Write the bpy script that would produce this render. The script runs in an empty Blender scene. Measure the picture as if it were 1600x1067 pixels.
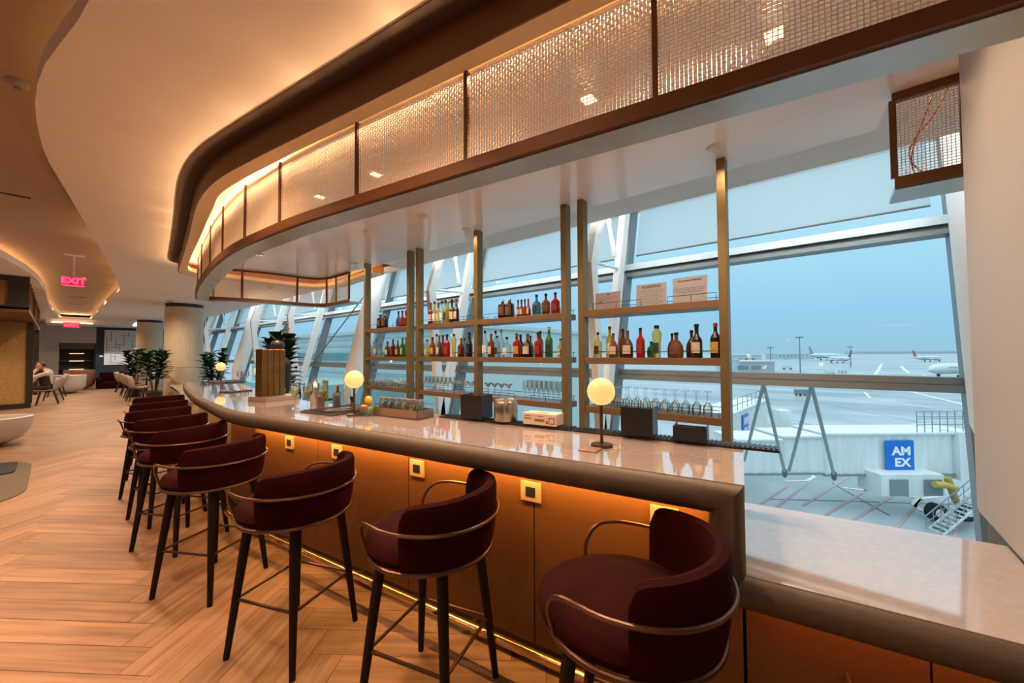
import bpy, bmesh, math, random
from mathutils import Vector, Matrix
random.seed(7)
PI = math.pi
S = bpy.context.scene
COL = S.collection

# ---------------------------------------------------------------- camera
EYE = Vector((0, 0, 1.52))
_y, _p, _r = math.radians(50), math.atan(18 / 600), .0053
FW = Vector((math.sin(_y) * math.cos(_p), math.cos(_y) * math.cos(_p), math.sin(_p)))
_r0 = Vector((math.cos(_y), -math.sin(_y), 0)); _u0 = _r0.cross(FW)
RT = _r0 * math.cos(_r) - _u0 * math.sin(_r); UP = _u0 * math.cos(_r) + _r0 * math.sin(_r)
cam = bpy.data.cameras.new('camera'); cam.sensor_width = 36; cam.lens = 13.5
cam.clip_start = .02; cam.clip_end = 4000
co = bpy.data.objects.new('camera', cam); COL.objects.link(co)
co.matrix_world = Matrix.Translation(EYE) @ Matrix((RT, UP, -FW)).transposed().to_4x4()
S.camera = co
# ---------------------------------------------------------------- sky, exposure
S.view_settings.view_transform = 'Standard'; S.view_settings.look = 'None'
S.view_settings.gamma = 1; S.view_settings.use_curve_mapping = False
S.view_settings.exposure = 1.02
S.cycles.max_bounces = 8; S.cycles.diffuse_bounces = 4; S.cycles.glossy_bounces = 3
S.cycles.transmission_bounces = 4; S.cycles.transparent_max_bounces = 24
S.cycles.caustics_reflective = False; S.cycles.caustics_refractive = False
S.cycles.sample_clamp_indirect = 4.0; S.cycles.use_denoising = True
w = bpy.data.worlds.new('overcast_sky'); S.world = w; w.use_nodes = True
N = w.node_tree.nodes; Lk = w.node_tree.links; N.clear()
tc = N.new('ShaderNodeTexCoord'); sx = N.new('ShaderNodeSeparateXYZ'); cr = N.new('ShaderNodeValToRGB')
nz = N.new('ShaderNodeTexNoise'); nz.inputs['Scale'].default_value = 1.3; nz.inputs['Detail'].default_value = 3
ad = N.new('ShaderNodeMath'); ad.operation = 'MULTIPLY_ADD'; ad.inputs[1].default_value = .10
bg = N.new('ShaderNodeBackground'); wo = N.new('ShaderNodeOutputWorld')
Lk.new(tc.outputs['Generated'], sx.inputs[0]); Lk.new(tc.outputs['Generated'], nz.inputs['Vector'])
Lk.new(nz.outputs['Fac'], ad.inputs[0]); Lk.new(sx.outputs['Z'], ad.inputs[2]); Lk.new(ad.outputs[0], cr.inputs[0])
e = cr.color_ramp.elements
e[0].position = .0; e[0].color = (.36, .55, .68, 1)
e[1].position = .9; e[1].color = (1.6, 1.75, 1.85, 1)
for p, c in ((.055, (.34, .56, .72, 1)), (.14, (.335, .61, .84, 1)), (.36, (.50, .78, .95, 1)), (.55, (.95, 1.15, 1.25, 1))):
    k = e.new(p); k.color = c
Lk.new(cr.outputs[0], bg.inputs[0]); bg.inputs[1].default_value = .53; Lk.new(bg.outputs[0], wo.inputs[0])

def area(name, loc, rot, sx_, sy_, power, color, spread=None):
    l = bpy.data.lights.new(name, 'AREA'); l.shape = 'RECTANGLE'; l.size = sx_; l.size_y = sy_
    l.energy = power; l.color = color
    if spread: l.spread = spread
    o = bpy.data.objects.new(name, l); COL.objects.link(o); o.location = loc; o.rotation_euler = rot
    return o
def spot(name, loc, power, color, ang=95, blend=.7, target=None, size=.05):
    l = bpy.data.lights.new(name, 'SPOT'); l.energy = power; l.color = color; l.shadow_soft_size = size
    l.spot_size = math.radians(ang); l.spot_blend = blend
    o = bpy.data.objects.new(name, l); COL.objects.link(o); o.location = loc
    if target: o.rotation_euler = (Vector(target) - Vector(loc)).to_track_quat('-Z', 'Y').to_euler()
    return o
WARM = (1, .50, .20); WARM2 = (1, .66, .40)

# ---------------------------------------------------------------- plan geometry shared by bar and canopy
BA = math.radians(9.28)
UB = Vector((-math.sin(BA), math.cos(BA), 0)); NB = Vector((math.cos(BA), math.sin(BA), 0)); BO = Vector((1.318, 1.106, 0))
def B(s, off, z=0): return BO + UB * s + NB * off + Vector((0, 0, z))
def catmull(P, n=8):
    P = [Vector(p) for p in P]; out = []
    Q = [2 * P[0] - P[1]] + P + [2 * P[-1] - P[-2]]
    for i in range(1, len(Q) - 2):
        a, b, c, d = Q[i - 1:i + 3]
        for k in range(n):
            t = k / n
            out.append(.5 * ((2 * b) + (c - a) * t + (2 * a - 5 * b + 4 * c - d) * t * t + (3 * b - a - 3 * c + d) * t ** 3))
    out.append(P[-1]); return out
def resample(P, step):
    out = [P[0].copy()]; acc = 0
    for a, b in zip(P, P[1:]):
        L = (b - a).length
        if L < 1e-6: continue
        while acc + L >= step:
            t = (step - acc); a = a + (b - a).normalized() * t; L = (b - a).length; out.append(a.copy()); acc = 0
            if L < 1e-6: break
        acc += L
    return out
def offset(P, d):
    out = []
    for i, p in enumerate(P):
        t = (P[min(i + 1, len(P) - 1)] - P[max(i - 1, 0)]); t.z = 0; t.normalize()
        out.append(p + Vector((t.y, -t.x, 0)) * d)
    return out
def unpix(px, py, plane, val):
    d = FW * 600 + RT * (px - 800) + UP * (533.5 - py)
    i = 'xyz'.index(plane); k = (val - EYE[i]) / d[i]
    return EYE + d * k

# ---------------------------------------------------------------- materials
MATS = {}
def mat(name, col, rough=.5, metal=0, noise=0, nscale=8, bump=0, bscale=60, emis=None, estr=0, spec=.5, coat=0, sheen=0, stretch=None, two=None):
    if name in MATS: return MATS[name]
    m = bpy.data.materials.new(name); m.use_nodes = True; MATS[name] = m
    nt = m.node_tree; b = nt.nodes['Principled BSDF']
    b.inputs['Base Color'].default_value = (*col, 1); b.inputs['Roughness'].default_value = rough
    b.inputs['Metallic'].default_value = metal; b.inputs['Specular IOR Level'].default_value = spec
    b.inputs['Coat Weight'].default_value = coat; b.inputs['Coat Roughness'].default_value = .05
    if sheen: b.inputs['Sheen Weight'].default_value = sheen; b.inputs['Sheen Roughness'].default_value = .4; b.inputs['Sheen Tint'].default_value = (*[min(1, c * 3 + .1) for c in col], 1)
    if emis: b.inputs['Emission Color'].default_value = (*emis, 1); b.inputs['Emission Strength'].default_value = estr
    if noise or bump:
        t = nt.nodes.new('ShaderNodeTexCoord'); mp = nt.nodes.new('ShaderNodeMapping'); nt.links.new(t.outputs['Object'], mp.inputs[0])
        if stretch: mp.inputs['Scale'].default_value = stretch
    if noise:
        n = nt.nodes.new('ShaderNodeTexNoise'); n.inputs['Scale'].default_value = nscale; n.inputs['Detail'].default_value = 5
        nt.links.new(mp.outputs[0], n.inputs['Vector'])
        r = nt.nodes.new('ShaderNodeValToRGB'); r.color_ramp.elements[0].position = .3; r.color_ramp.elements[1].position = .7
        lo = two or tuple(c * (1 - noise) for c in col)
        r.color_ramp.elements[0].color = (*lo, 1); r.color_ramp.elements[1].color = (*[min(1, c * (1 + noise * .5)) for c in col], 1)
        nt.links.new(n.outputs['Fac'], r.inputs[0]); nt.links.new(r.outputs[0], b.inputs['Base Color'])
    if bump:
        n = nt.nodes.new('ShaderNodeTexNoise'); n.inputs['Scale'].default_value = bscale; n.inputs['Detail'].default_value = 3
        nt.links.new(mp.outputs[0], n.inputs['Vector'])
        bp = nt.nodes.new('ShaderNodeBump'); bp.inputs['Strength'].default_value = bump; bp.inputs['Distance'].default_value = .01
        nt.links.new(n.outputs['Fac'], bp.inputs['Height']); nt.links.new(bp.outputs[0], b.inputs['Normal'])
    return m
def glassy(name, tint=(1, 1, 1), solid=0., gloss=.12, col=(1, 1, 1), rough=.02):
    """thin glass or filled bottle: tinted see-through + surface reflection, optionally part opaque"""
    if name in MATS: return MATS[name]
    m = bpy.data.materials.new(name); m.use_nodes = True; MATS[name] = m; nt = m.node_tree; nt.nodes.clear()
    tr = nt.nodes.new('ShaderNodeBsdfTransparent'); tr.inputs[0].default_value = (*tint, 1)
    di = nt.nodes.new('ShaderNodeBsdfPrincipled'); di.inputs['Base Color'].default_value = (*col, 1); di.inputs['Roughness'].default_value = .15
    gl = nt.nodes.new('ShaderNodeBsdfGlossy'); gl.inputs['Roughness'].default_value = rough
    m1 = nt.nodes.new('ShaderNodeMixShader'); m1.inputs[0].default_value = solid
    m2 = nt.nodes.new('ShaderNodeMixShader'); lw = nt.nodes.new('ShaderNodeLayerWeight'); lw.inputs[0].default_value = .25
    mu = nt.nodes.new('ShaderNodeMath'); mu.operation = 'MULTIPLY'; mu.inputs[1].default_value = gloss * 5
    mu.use_clamp = True
    nt.links.new(lw.outputs['Fresnel'], mu.inputs[0]); nt.links.new(mu.outputs[0], m2.inputs[0])
    nt.links.new(tr.outputs[0], m1.inputs[1]); nt.links.new(di.outputs[0], m1.inputs[2])
    nt.links.new(m1.outputs[0], m2.inputs[1]); nt.links.new(gl.outputs[0], m2.inputs[2])
    o = nt.nodes.new('ShaderNodeOutputMaterial'); nt.links.new(m2.outputs[0], o.inputs[0]); return m

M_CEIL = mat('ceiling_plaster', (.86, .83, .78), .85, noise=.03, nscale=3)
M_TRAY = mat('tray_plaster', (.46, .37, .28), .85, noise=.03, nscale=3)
M_BRONZE = mat('bronze_metal', (.13, .048, .014), .5, .3, noise=.12, nscale=14)
M_BRONZED = mat('dark_bronze_paint', (.12, .045, .012), .6, .1)
M_TAUPE = mat('taupe_paint', (.06, .038, .022), .7)
M_SATIN = mat('satin_grey_metal', (.48, .53, .51), .3, .6, noise=.12, nscale=3)
M_SLAB = mat('gloss_lacquer_panel', (.95, .93, .90), .22, .0, noise=.05, nscale=2, coat=.4)
M_WIRE = mat('crimped_brass_wire', (.92, .72, .50), .35, .2)
M_CREAMP = mat('cream_metal_panel', (.92, .78, .52), .5)
M_POST = mat('olive_bronze_post', (.22, .16, .07), .4, .5, noise=.1, nscale=20)
M_SHELF = mat('walnut_bronze_shelf', (.17, .10, .055), .45, .2)
M_DARKROD = mat('dark_steel_rod', (.05, .035, .03), .4, .6)
M_STONE = mat('blush_quartz', (.44, .37, .36), .04, noise=.08, nscale=38, coat=1.0)
M_STONE.node_tree.nodes['Principled BSDF'].inputs['IOR'].default_value = 2.3
M_BULL = mat('taupe_leather_edge', (.075, .052, .034), .5, noise=.10, nscale=30, bump=.12, bscale=220)
M_FACE = mat('amber_leather_panel', (.13, .047, .007), .55, noise=.08, nscale=60, bump=.08, bscale=260)
M_KICK = mat('dark_toe_kick', (.06, .03, .015), .5)
M_BRASS = mat('polished_brass', (.75, .50, .20), .22, .95)
M_PLATE = mat('champagne_plate', (.72, .48, .27), .35, .6)
M_BLACKP = mat('black_plastic', (.012, .012, .013), .35)
M_VELVET = mat('burgundy_velvet', (.024, .002, .0025), .85, noise=.35, nscale=9, bump=.15, bscale=120, sheen=.03, spec=.08)
M_LEG = mat('ebony_leg_wood', (.009, .005, .005), .5, spec=.2)
M_TUBE = mat('bronze_tube', (.13, .07, .045), .35, .8)
M_WHITE = mat('white_painted_steel', (.86, .89, .88), .4, noise=.03, nscale=5)
M_ALU = mat('grey_aluminium', (.19, .21, .21), .4, .4)
M_ALUL = mat('pale_aluminium', (.55, .62, .64), .4, .2)
M_COLUMN = mat('white_column_cladding', (.40, .38, .36), .5, noise=.03, nscale=3)
M_GREY = mat('slate_plinth', (.10, .11, .12), .6)
M_GLASS = glassy('window_glass', (.93, .98, .98), 0, .012)
M_THING = glassy('stemware_glass', (.93, .97, .97), .06, .16, (.8, .9, .92))
M_GLOBE = mat('opal_globe', (.5, .4, .25), .3, emis=(1, .47, .15), estr=.55)
M_CREAMW = mat('cream_wood_veneer', (.55, .45, .32), .5, noise=.12, nscale=5, stretch=(6, 6, .5))
M_LEAF = mat('fiddle_leaf', (.018, .062, .018), .4, noise=.4, nscale=6)
M_STEM = mat('plant_stem', (.09, .06, .03), .7)
M_SKIN = mat('skin_light', (.52, .28, .19), .5)
M_SKIND = mat('skin_dark', (.08, .035, .02), .5)

# ---------------------------------------------------------------- mesh helpers
class MB:
    def __init__(s): s.v = []; s.f = []
    def add(s, V, F):
        n = len(s.v); s.v += [tuple(v) for v in V]; s.f += [tuple(i + n for i in f) for f in F]; return s
    def box(s, c, d, rz=0, M=None):
        hx, hy, hz = d[0] / 2, d[1] / 2, d[2] / 2
        V = [Vector((x, y, z)) for x in (-hx, hx) for y in (-hy, hy) for z in (-hz, hz)]
        R = M if M is not None else Matrix.Rotation(rz, 3, 'Z')
        V = [R @ v + Vector(c) for v in V]
        return s.add(V, [(0, 1, 3, 2), (4, 6, 7, 5), (0, 4, 5, 1), (2, 3, 7, 6), (0, 2, 6, 4), (1, 5, 7, 3)])
    def bx(s, x0, x1, y0, y1, z0, z1): return s.box(((x0 + x1) / 2, (y0 + y1) / 2, (z0 + z1) / 2), (x1 - x0, y1 - y0, z1 - z0))
    def tube(s, P, r, n=8, closed=False, caps=True, sq=None):
        P = [Vector(p) for p in P]; m = len(P); rr = r if isinstance(r, (list, tuple)) else [r] * m
        V = []; up = None
        for i, p in enumerate(P):
            a = P[(i - 1) % m] if (closed or i > 0) else p; b = P[(i + 1) % m] if (closed or i < m - 1) else p
            t = (b - a).normalized()
            if up is None: up = Vector((0, 0, 1)) if abs(t.z) < .9 else Vector((1, 0, 0))
            x = t.cross(up);
            if x.length < 1e-4: x = t.cross(Vector((0, 1, 0)))
            x.normalize(); y = x.cross(t).normalized(); up = y
            for k in range(n):
                an = 2 * PI * k / n + (PI / n if n == 4 else 0)
                V.append(p + (x * math.cos(an) + y * math.sin(an)) * rr[i])
        F = []
        for i in range(m if closed else m - 1):
            j = (i + 1) % m
            for k in range(n): F.append((i * n + k, i * n + (k + 1) % n, j * n + (k + 1) % n, j * n + k))
        if caps and not closed: F += [tuple(range(n))[::-1], tuple((m - 1) * n + k for k in range(n))]
        return s.add(V, F)
    def lathe(s, prof, c=(0, 0, 0), n=20, sx=1, sy=1, rz=0):
        V = []; F = []; m = len(prof); c = Vector(c)
        for r, z in prof:
            for k in range(n):
                a = 2 * PI * k / n + rz; V.append(c + Vector((r * math.cos(a) * sx, r * math.sin(a) * sy, z)))
        for i in range(m - 1):
            for k in range(n): F.append((i * n + k, i * n + (k + 1) % n, (i + 1) * n + (k + 1) % n, (i + 1) * n + k))
        if prof[0][0] > 1e-5: F.append(tuple(range(n))[::-1])
        if prof[-1][0] > 1e-5: F.append(tuple((m - 1) * n + k for k in range(n)))
        return s.add(V, F)
    def prism(s, poly, z0, z1):
        n = len(poly); V = [Vector((p[0], p[1], z0)) for p in poly] + [Vector((p[0], p[1], z1)) for p in poly]
        F = [tuple(range(n))[::-1], tuple(range(n, 2 * n))] + [(i, (i + 1) % n, n + (i + 1) % n, n + i) for i in range(n)]
        return s.add(V, F)
    def sweep(s, P, prof, caps=True, closed=False):
        """prof: list of (outward offset to the right of travel, z) closed loop swept along P"""
        m = len(prof); V = []; F = []; n = len(P)
        for i, p in enumerate(P):
            t = (P[(i + 1) % n if closed else min(i + 1, n - 1)] - P[(i - 1) % n if closed else max(i - 1, 0)]); t.z = 0; t.normalize(); nn = Vector((t.y, -t.x, 0))
            for o_, z in prof: V.append(p + nn * o_ + Vector((0, 0, z)))
        for i in range(n if closed else n - 1):
            j = (i + 1) % n
            for k in range(m): F.append((i * m + k, j * m + k, j * m + (k + 1) % m, i * m + (k + 1) % m))
        if caps and not closed: F += [tuple(range(m)), tuple((n - 1) * m + k for k in range(m))[::-1]]
        return s.add(V, F)
    def build(s, name, m, parent=None, smooth=False, bevel=0, loc=None, seg=2, fix=True):
        me = bpy.data.meshes.new(name); me.from_pydata(s.v, [], s.f)
        if fix:
            b = bmesh.new(); b.from_mesh(me); bmesh.ops.remove_doubles(b, verts=b.verts, dist=1e-5); bmesh.ops.recalc_face_normals(b, faces=b.faces); b.to_mesh(me); b.free()
        me.materials.append(m)
        o = bpy.data.objects.new(name, me); COL.objects.link(o)
        if parent is not None: o.parent = parent
        if loc is not None: o.location = loc
        if smooth:
            for p in me.polygons: p.use_smooth = True
            try: me.set_sharp_from_angle(angle=math.radians(40))
            except Exception: pass
        if bevel:
            md = o.modifiers.new('bevel', 'BEVEL'); md.width = bevel; md.segments = seg; md.limit_method = 'ANGLE'; md.angle_limit = math.radians(40)
        return o
def tag(o, label=None, cat=None, group=None, kind=None):
    if label: o['label'] = label
    if cat: o['category'] = cat
    if group: o['group'] = group
    if kind: o['kind'] = kind
    return o
def struct(o): o['kind'] = 'structure'; return o
def empty(name, loc=(0, 0, 0), rz=0):
    o = bpy.data.objects.new(name, None); COL.objects.link(o); o.location = loc; o.rotation_euler = (0, 0, rz); o.empty_display_size = .1; return o
def kids(o): return [c for c in bpy.data.objects if c.parent == o]
def copy_tree(o, parent=None, top=True):
    c = o.copy(); COL.objects.link(c)
    if parent is not None: c.parent = parent
    for ch in list(KIDS.get(o.name) or kids(o)): copy_tree(ch, c, False)
    return c
KIDS = {}
def text(name, body, size, m, parent, loc, xdir, updir, align='CENTER', depth=.0008, bold=0, sx=1):
    cu = bpy.data.curves.new(name, 'FONT'); cu.body = body; cu.size = size; cu.align_x = align; cu.align_y = 'CENTER'
    cu.extrude = depth; cu.offset = bold; cu.resolution_u = 3
    tmp = bpy.data.objects.new(name, cu); COL.objects.link(tmp)
    dg = bpy.context.evaluated_depsgraph_get(); me = bpy.data.meshes.new_from_object(tmp.evaluated_get(dg))
    bpy.data.objects.remove(tmp); bpy.data.curves.remove(cu)
    me.materials.clear(); me.materials.append(m)
    x = Vector(xdir).normalized(); u = Vector(updir).normalized(); n = x.cross(u)
    R = Matrix((x * sx, u, n)).transposed()
    for v in me.vertices: v.co = R @ v.co + Vector(loc)
    o = bpy.data.objects.new(name, me); COL.objects.link(o); o.parent = parent
    return o

# ---------------------------------------------------------------- floor: herringbone oak
def make_floor():
    W_, n = .17, 6; L_ = W_ * n; V = []; F = []; C = []; UV = []
    g = .0016; ca = math.cos(math.radians(6)); sa = math.sin(math.radians(6))
    d1 = Vector((math.sin(math.radians(53)), math.cos(math.radians(53)), 0)); d2 = Vector((d1.y, -d1.x, 0))
    for i in range(-130, 130):
        for j in range(-14, 15):
            for k in (0, 1):
                u0, v0 = i * W_ + j * L_ - k * W_, i * W_ - j * L_
                du, dv = (L_, W_) if k == 0 else (W_, L_)
                P = [(u0 + g, v0 + g), (u0 + du - g, v0 + g), (u0 + du - g, v0 + dv - g), (u0 + g, v0 + dv - g)]
                Q = [d1 * p[0] - d2 * p[1] + Vector((0.2, 12, 0)) for p in P]
                c = sum(Q, Vector()) / 4
                if not (-9 < c.x < 3.9 and -3 < c.y < 30.9): continue
                m = len(V); V += [tuple(q) for q in Q]; F.append((m, m + 1, m + 2, m + 3))
                r = random.random(); C += [r] * 4
                off = random.random() * 50
                UV += [(p[0] - u0 + off, p[1] - v0 + off) if k == 0 else (p[1] - v0 + off, p[0] - u0 + off) for p in P]
    me = bpy.data.meshes.new('floor'); me.from_pydata(V, [], F)
    me.color_attributes.new('plank', 'FLOAT_COLOR', 'CORNER'); me.uv_layers.new(name='UVMap')
    vi = [l.vertex_index for l in me.loops]
    me.uv_layers['UVMap'].data.foreach_set('uv', [c for i in vi for c in UV[i]])
    me.color_attributes['plank'].data.foreach_set('color', [c for i in vi for c in (C[i], C[i], C[i], 1)])
    m = bpy.data.materials.new('oak_herringbone'); m.use_nodes = True; nt = m.node_tree; b = nt.nodes['Principled BSDF']
    b.inputs['Roughness'].default_value = .5
    a = nt.nodes.new('ShaderNodeVertexColor'); a.layer_name = 'plank'; u = nt.nodes.new('ShaderNodeUVMap'); mp = nt.nodes.new('ShaderNodeMapping'); mp.inputs['Scale'].default_value = (.7, 13, 1)
    n1 = nt.nodes.new('ShaderNodeTexNoise'); n1.inputs['Scale'].default_value = 1.6; n1.inputs['Detail'].default_value = 8; n1.inputs['Roughness'].default_value = .62; n1.inputs['Distortion'].default_value = .1
    nt.links.new(u.outputs[0], mp.inputs[0]); nt.links.new(mp.outputs[0], n1.inputs['Vector'])
    cr = nt.nodes.new('ShaderNodeValToRGB'); E_ = cr.color_ramp.elements; E_[0].position = .28; E_[0].color = (.20, .105, .055, 1); E_[1].position = .6; E_[1].color = (.39, .235, .14, 1)
    nt.links.new(n1.outputs['Fac'], cr.inputs[0])
    mx = nt.nodes.new('ShaderNodeMix'); mx.data_type = 'RGBA'; mx.blend_type = 'MULTIPLY'; mx.inputs[0].default_value = 1
    c2 = nt.nodes.new('ShaderNodeValToRGB'); c2.color_ramp.elements[0].color = (.78, .76, .74, 1); c2.color_ramp.elements[1].color = (1.12, 1.1, 1.08, 1)
    nt.links.new(a.outputs[0], c2.inputs[0]); nt.links.new(cr.outputs[0], mx.inputs[6]); nt.links.new(c2.outputs[0], mx.inputs[7]); nt.links.new(mx.outputs[2], b.inputs['Base Color'])
    me.materials.append(m); o = bpy.data.objects.new('floor', me); COL.objects.link(o); struct(o)
    ba = MB().bx(-9, 4.45, -3, 33, -.2, -.002).build('floor', mat('floor_joint', (.12, .06, .03), .7)); struct(ba)
make_floor()

# ---------------------------------------------------------------- ceiling with tray
TRAY_R = [(-6, .62), (-1, .45), (1.5, .22), (2.77, .078), (3.22, 0), (3.69, -.084), (4.3, -.121), (5.2, -.087), (6.1, .03), (7.14, .172), (8.8, .40), (10.46, .628), (12.6, .88), (14.2, 1.06), (14.9, 1.10), (16, 1.09), (20, 1.08), (24, 1.09), (28.1, 1.1), (28.4, 1.1)]
TRAY_L = [(-6, -6), (3, -4.2), (6, -2.8), (9, -1.45), (11.2, -.647), (12.65, -.411), (14, -.28), (16, -.2), (21.3, -.15), (28.1, .17), (28.4, .2)]
def ev(T, y):
    for (a, xa), (b, xb) in zip(T, T[1:]):
        if a <= y <= b: return xa + (xb - xa) * (y - a) / (b - a)
    return T[-1][1]
HC = 3.27
def hc(y): return HC
ysm = sorted(set([-6 + .3 * i for i in range(115)] + [11, 28.4]))
ysm = [y for y in ysm if y <= 28.4]
R_ = catmull([Vector((x, y, 0)) for y, x in TRAY_R], 4); TRr = [(p.y, p.x) for p in R_]
def strip(fa, fb, zf, ys, name, m, thick=.0):
    b = MB(); V = []; F = []
    for y in ys: V += [Vector((fa(y), y, zf(y))), Vector((fb(y), y, zf(y)))]
    for i in range(len(ys) - 1): F.append((2 * i, 2 * i + 1, 2 * i + 3, 2 * i + 2))
    b.add(V, F); return struct(b.build(name, m, fix=False))
rx = lambda y: ev(TRr, y); lx = lambda y: ev(TRAY_L, y)
def slabstrip(fa, fb, ys, name, m, z0f, z1f):
    V = []; F = []
    for y in ys:
        a, c = fa(y), fb(y); V += [(a, y, z0f(y)), (c, y, z0f(y)), (c, y, z1f(y)), (a, y, z1f(y))]
    for i in range(len(ys) - 1):
        for k in range(4): F.append((4 * i + k, 4 * i + (k + 1) % 4, 4 * i + 4 + (k + 1) % 4, 4 * i + 4 + k))
    F += [(0, 1, 2, 3), tuple(4 * (len(ys) - 1) + k for k in range(4))]
    b = MB(); b.add(V, F); return struct(b.build(name, m))
slabstrip(rx, lambda y: 4.6, ysm, 'ceiling', M_CEIL, hc, lambda y: hc(y) + .12)
slabstrip(lambda y: -9.5, lx, ysm, 'ceiling', M_CEIL, hc, lambda y: hc(y) + .12)
slabstrip(lambda y: -9.5, lambda y: 4.6, [28.4, 30, 33], 'ceiling', M_CEIL, hc, lambda y: hc(y) + .12)
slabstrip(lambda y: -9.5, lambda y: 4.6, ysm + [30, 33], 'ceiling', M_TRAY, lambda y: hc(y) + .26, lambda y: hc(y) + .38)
# pelmet where ceiling meets the glass
struct(MB().bx(4.6, 4.63, -6, 33, 3.27, 4.15).build('trim_1', M_CEIL)); struct(MB().bx(4.6, 6.4, -6, 33, 4.05, 4.15).build('ceiling', M_CEIL)); struct(MB().bx(5.85, 6.3, -6, 33, 3.87, 4.05).build('trim_6', M_CEIL))
# cove LEDs lying on top of the tray's lip
cove = []
def cove_run(T, side, ys, pw):
    P = resample([Vector((ev(T, y) + side * .0, y, hc(y) + .13)) for y in ys], .5)
    for a, b in zip(P[::4], P[4::4]):
        L = (b - a).length; ang = math.atan2(b.y - a.y, b.x - a.x)
        mid = (a + b) / 2
        tt = (b - a).normalized(); nv = Vector((-tt.y, tt.x, 0)) if side > 0 else Vector((tt.y, -tt.x, 0)); dd = (nv * .8 + Vector((0, 0, .6))).normalized()
        o = area('cove_light', mid - nv * .16 + Vector((0, 0, .02)), (0, 0, 0), L, .03, pw * L, (1, .50, .20)); o.rotation_euler = Matrix((tt, dd.cross(tt) * -1, -dd)).transposed().to_euler()
cove_run(TRr, 1, [y for y in ysm if y < 8], .22)
cove_run(TRr, 1, [y for y in ysm if 8 <= y < 28.2], .6)
cove_run(TRAY_L, -1, [y for y in ysm if 6 < y < 28.2], .8)
area('cove_light', (.65, 28.6, HC + .14), (math.radians(120), 0, PI), .8, .03, 8, (1, .62, .3))

# ---------------------------------------------------------------- walls (far end, left side, behind camera)
M_WALLF = mat('pale_textured_wallcovering', (.46, .42, .37), .8, noise=.12, nscale=40)
M_NAVY = mat('navy_wall', (.012, .016, .032), .5)
struct(MB().bx(-9.5, 1.46, 31, 31.2, 2.18, 3.5).build('wall_back', M_WALLF))
struct(MB().bx(-9.5, .16, 31, 31.2, 0, 2.18).build('wall_back', M_WALLF))
struct(MB().bx(1.46, 6.4, 31, 31.25, 0, 3.5).build('wall_back', M_NAVY))
struct(MB().bx(-9.6, -9.5, -3, 31, 0, 4.2).build('wall_left', M_WALLF))
struct(MB().bx(-9.5, 6.4, -6.2, -6, 0, 4.3).build('wall_front', M_WALLF))
struct(MB().bx(-9.5, 4.45, -6, -3, -.2, -.002).build('floor', mat('floor_joint', (0, 0, 0))))
struct(MB().bx(-.3, 4.6, 28.5, 31, 3.07, 3.27).build('wall_back', M_CEIL))
struct(MB().bx(-.1, 1.2, 28.44, 28.5, 3.09, 3.12).build('trim_2', mat('led_strip', (1, .8, .6), emis=(1, .62, .34), estr=2.0)))
struct(MB().bx(.0, 3.0, 30.95, 30.99, 0, .12).build('baseboard_back', mat('grey_base', (.3, .3, .3), .5)))

# dark niche with shelves in the far wall
t = tag(empty('shelf_niche', (.8, 31.3, 0)), 'dark recessed shelving niche with lit shelf edges in the far end wall', 'shelf niche')
MB().bx(-.68, .68, .55, .6, 0, 2.2).build('back_panel', mat('black_panel', (.01, .01, .012), .4), t)
MB().bx(-.68, -.6, -.2, .6, 0, 2.2).build('side_panel', MATS['black_panel'], t); MB().bx(.6, .68, -.2, .6, 0, 2.2).build('side_panel', MATS['black_panel'], t)
MB().bx(-.6, .6, -.2, .6, 1.85, 2.18).build('header', mat('niche_header', (.10, .08, .05), .6), t)
MB().bx(-.6, .6, -.1, .5, 0, .5).build('cabinet', MATS['black_panel'], t)
for z in (.75, 1.2, 1.6):
    sh = MB().bx(-.6, .6, .1, .5, z, z + .03).build('shelf', M_KICK, t)
    MB().bx(-.28, .25, .095, .1, z, z + .03).build('light_strip', mat('warm_led', (1, .8, .6), emis=(1, .6, .4), estr=.8), sh)
# maze art panel
t = tag(empty('wall_art_panel', (2.45, 30.99, 0)), 'large white wall panel with raised maze-like line pattern on navy wall', 'wall panel')
MB().bx(-.68, 1.2, -.05, 0, .98, 2.92).build('panel', mat('white_panel', (.62, .64, .62), .6), t)
b = MB(); random.seed(3)
for i in range(60):
    x = -.6 + random.randint(0, 10) * .17; z = 1.08 + random.randint(0, 10) * .17; L = random.choice((.17, .34, .51))
    if random.random() < .5: b.bx(x, min(x + L, 1.15), -.058, -.05, z, z + .018)
    else: b.bx(x, x + .018, -.058, -.05, z, min(z + L, 2.88))
b.build('line_relief', mat('panel_line', (.06, .065, .07), .6), t)
tag(MB().bx(1.6, 1.74, 30.96, 31, 1.42, 1.5).build('wall_plate', mat('plate_white', (.8, .8, .8), .5)), 'small white plate on the navy wall left of the maze panel', 'wall plate')

# booth enclosure on the left
M_GOLD = mat('gold_textile_wall', (.42, .25, .075), .7, noise=.25, nscale=30)
M_DK = mat('dark_frame', (.022, .014, .012), .45)
t = tag(empty('booth_enclosure', (-.45, 18, 0)), 'dark framed seating booth with gold textile wall and mesh header on the left', 'booth')
MB().bx(-6, .02, -.02, .1, .14, 2.48).build('gold_wall', M_GOLD, t)
MB().bx(-6, .04, -.06, .12, 0, .14).build('plinth', M_DK, t)
MB().bx(-.06, .06, -.08, .06, .14, 2.48).build('post', M_DK, t)
MB().bx(-6, .07, -4.3, 6.2, 2.48, 2.58).build('soffit', M_BRONZED, t)
MB().bx(-6, -.14, -4.22, -4.16, 2.58, 3.2).build('front_mesh', mat('gold_mesh', (.42, .25, .10), .5, .3, noise=.6, nscale=90, bump=.3, bscale=90), t)  # mesh imitated by mottled gold colour and bump
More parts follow.
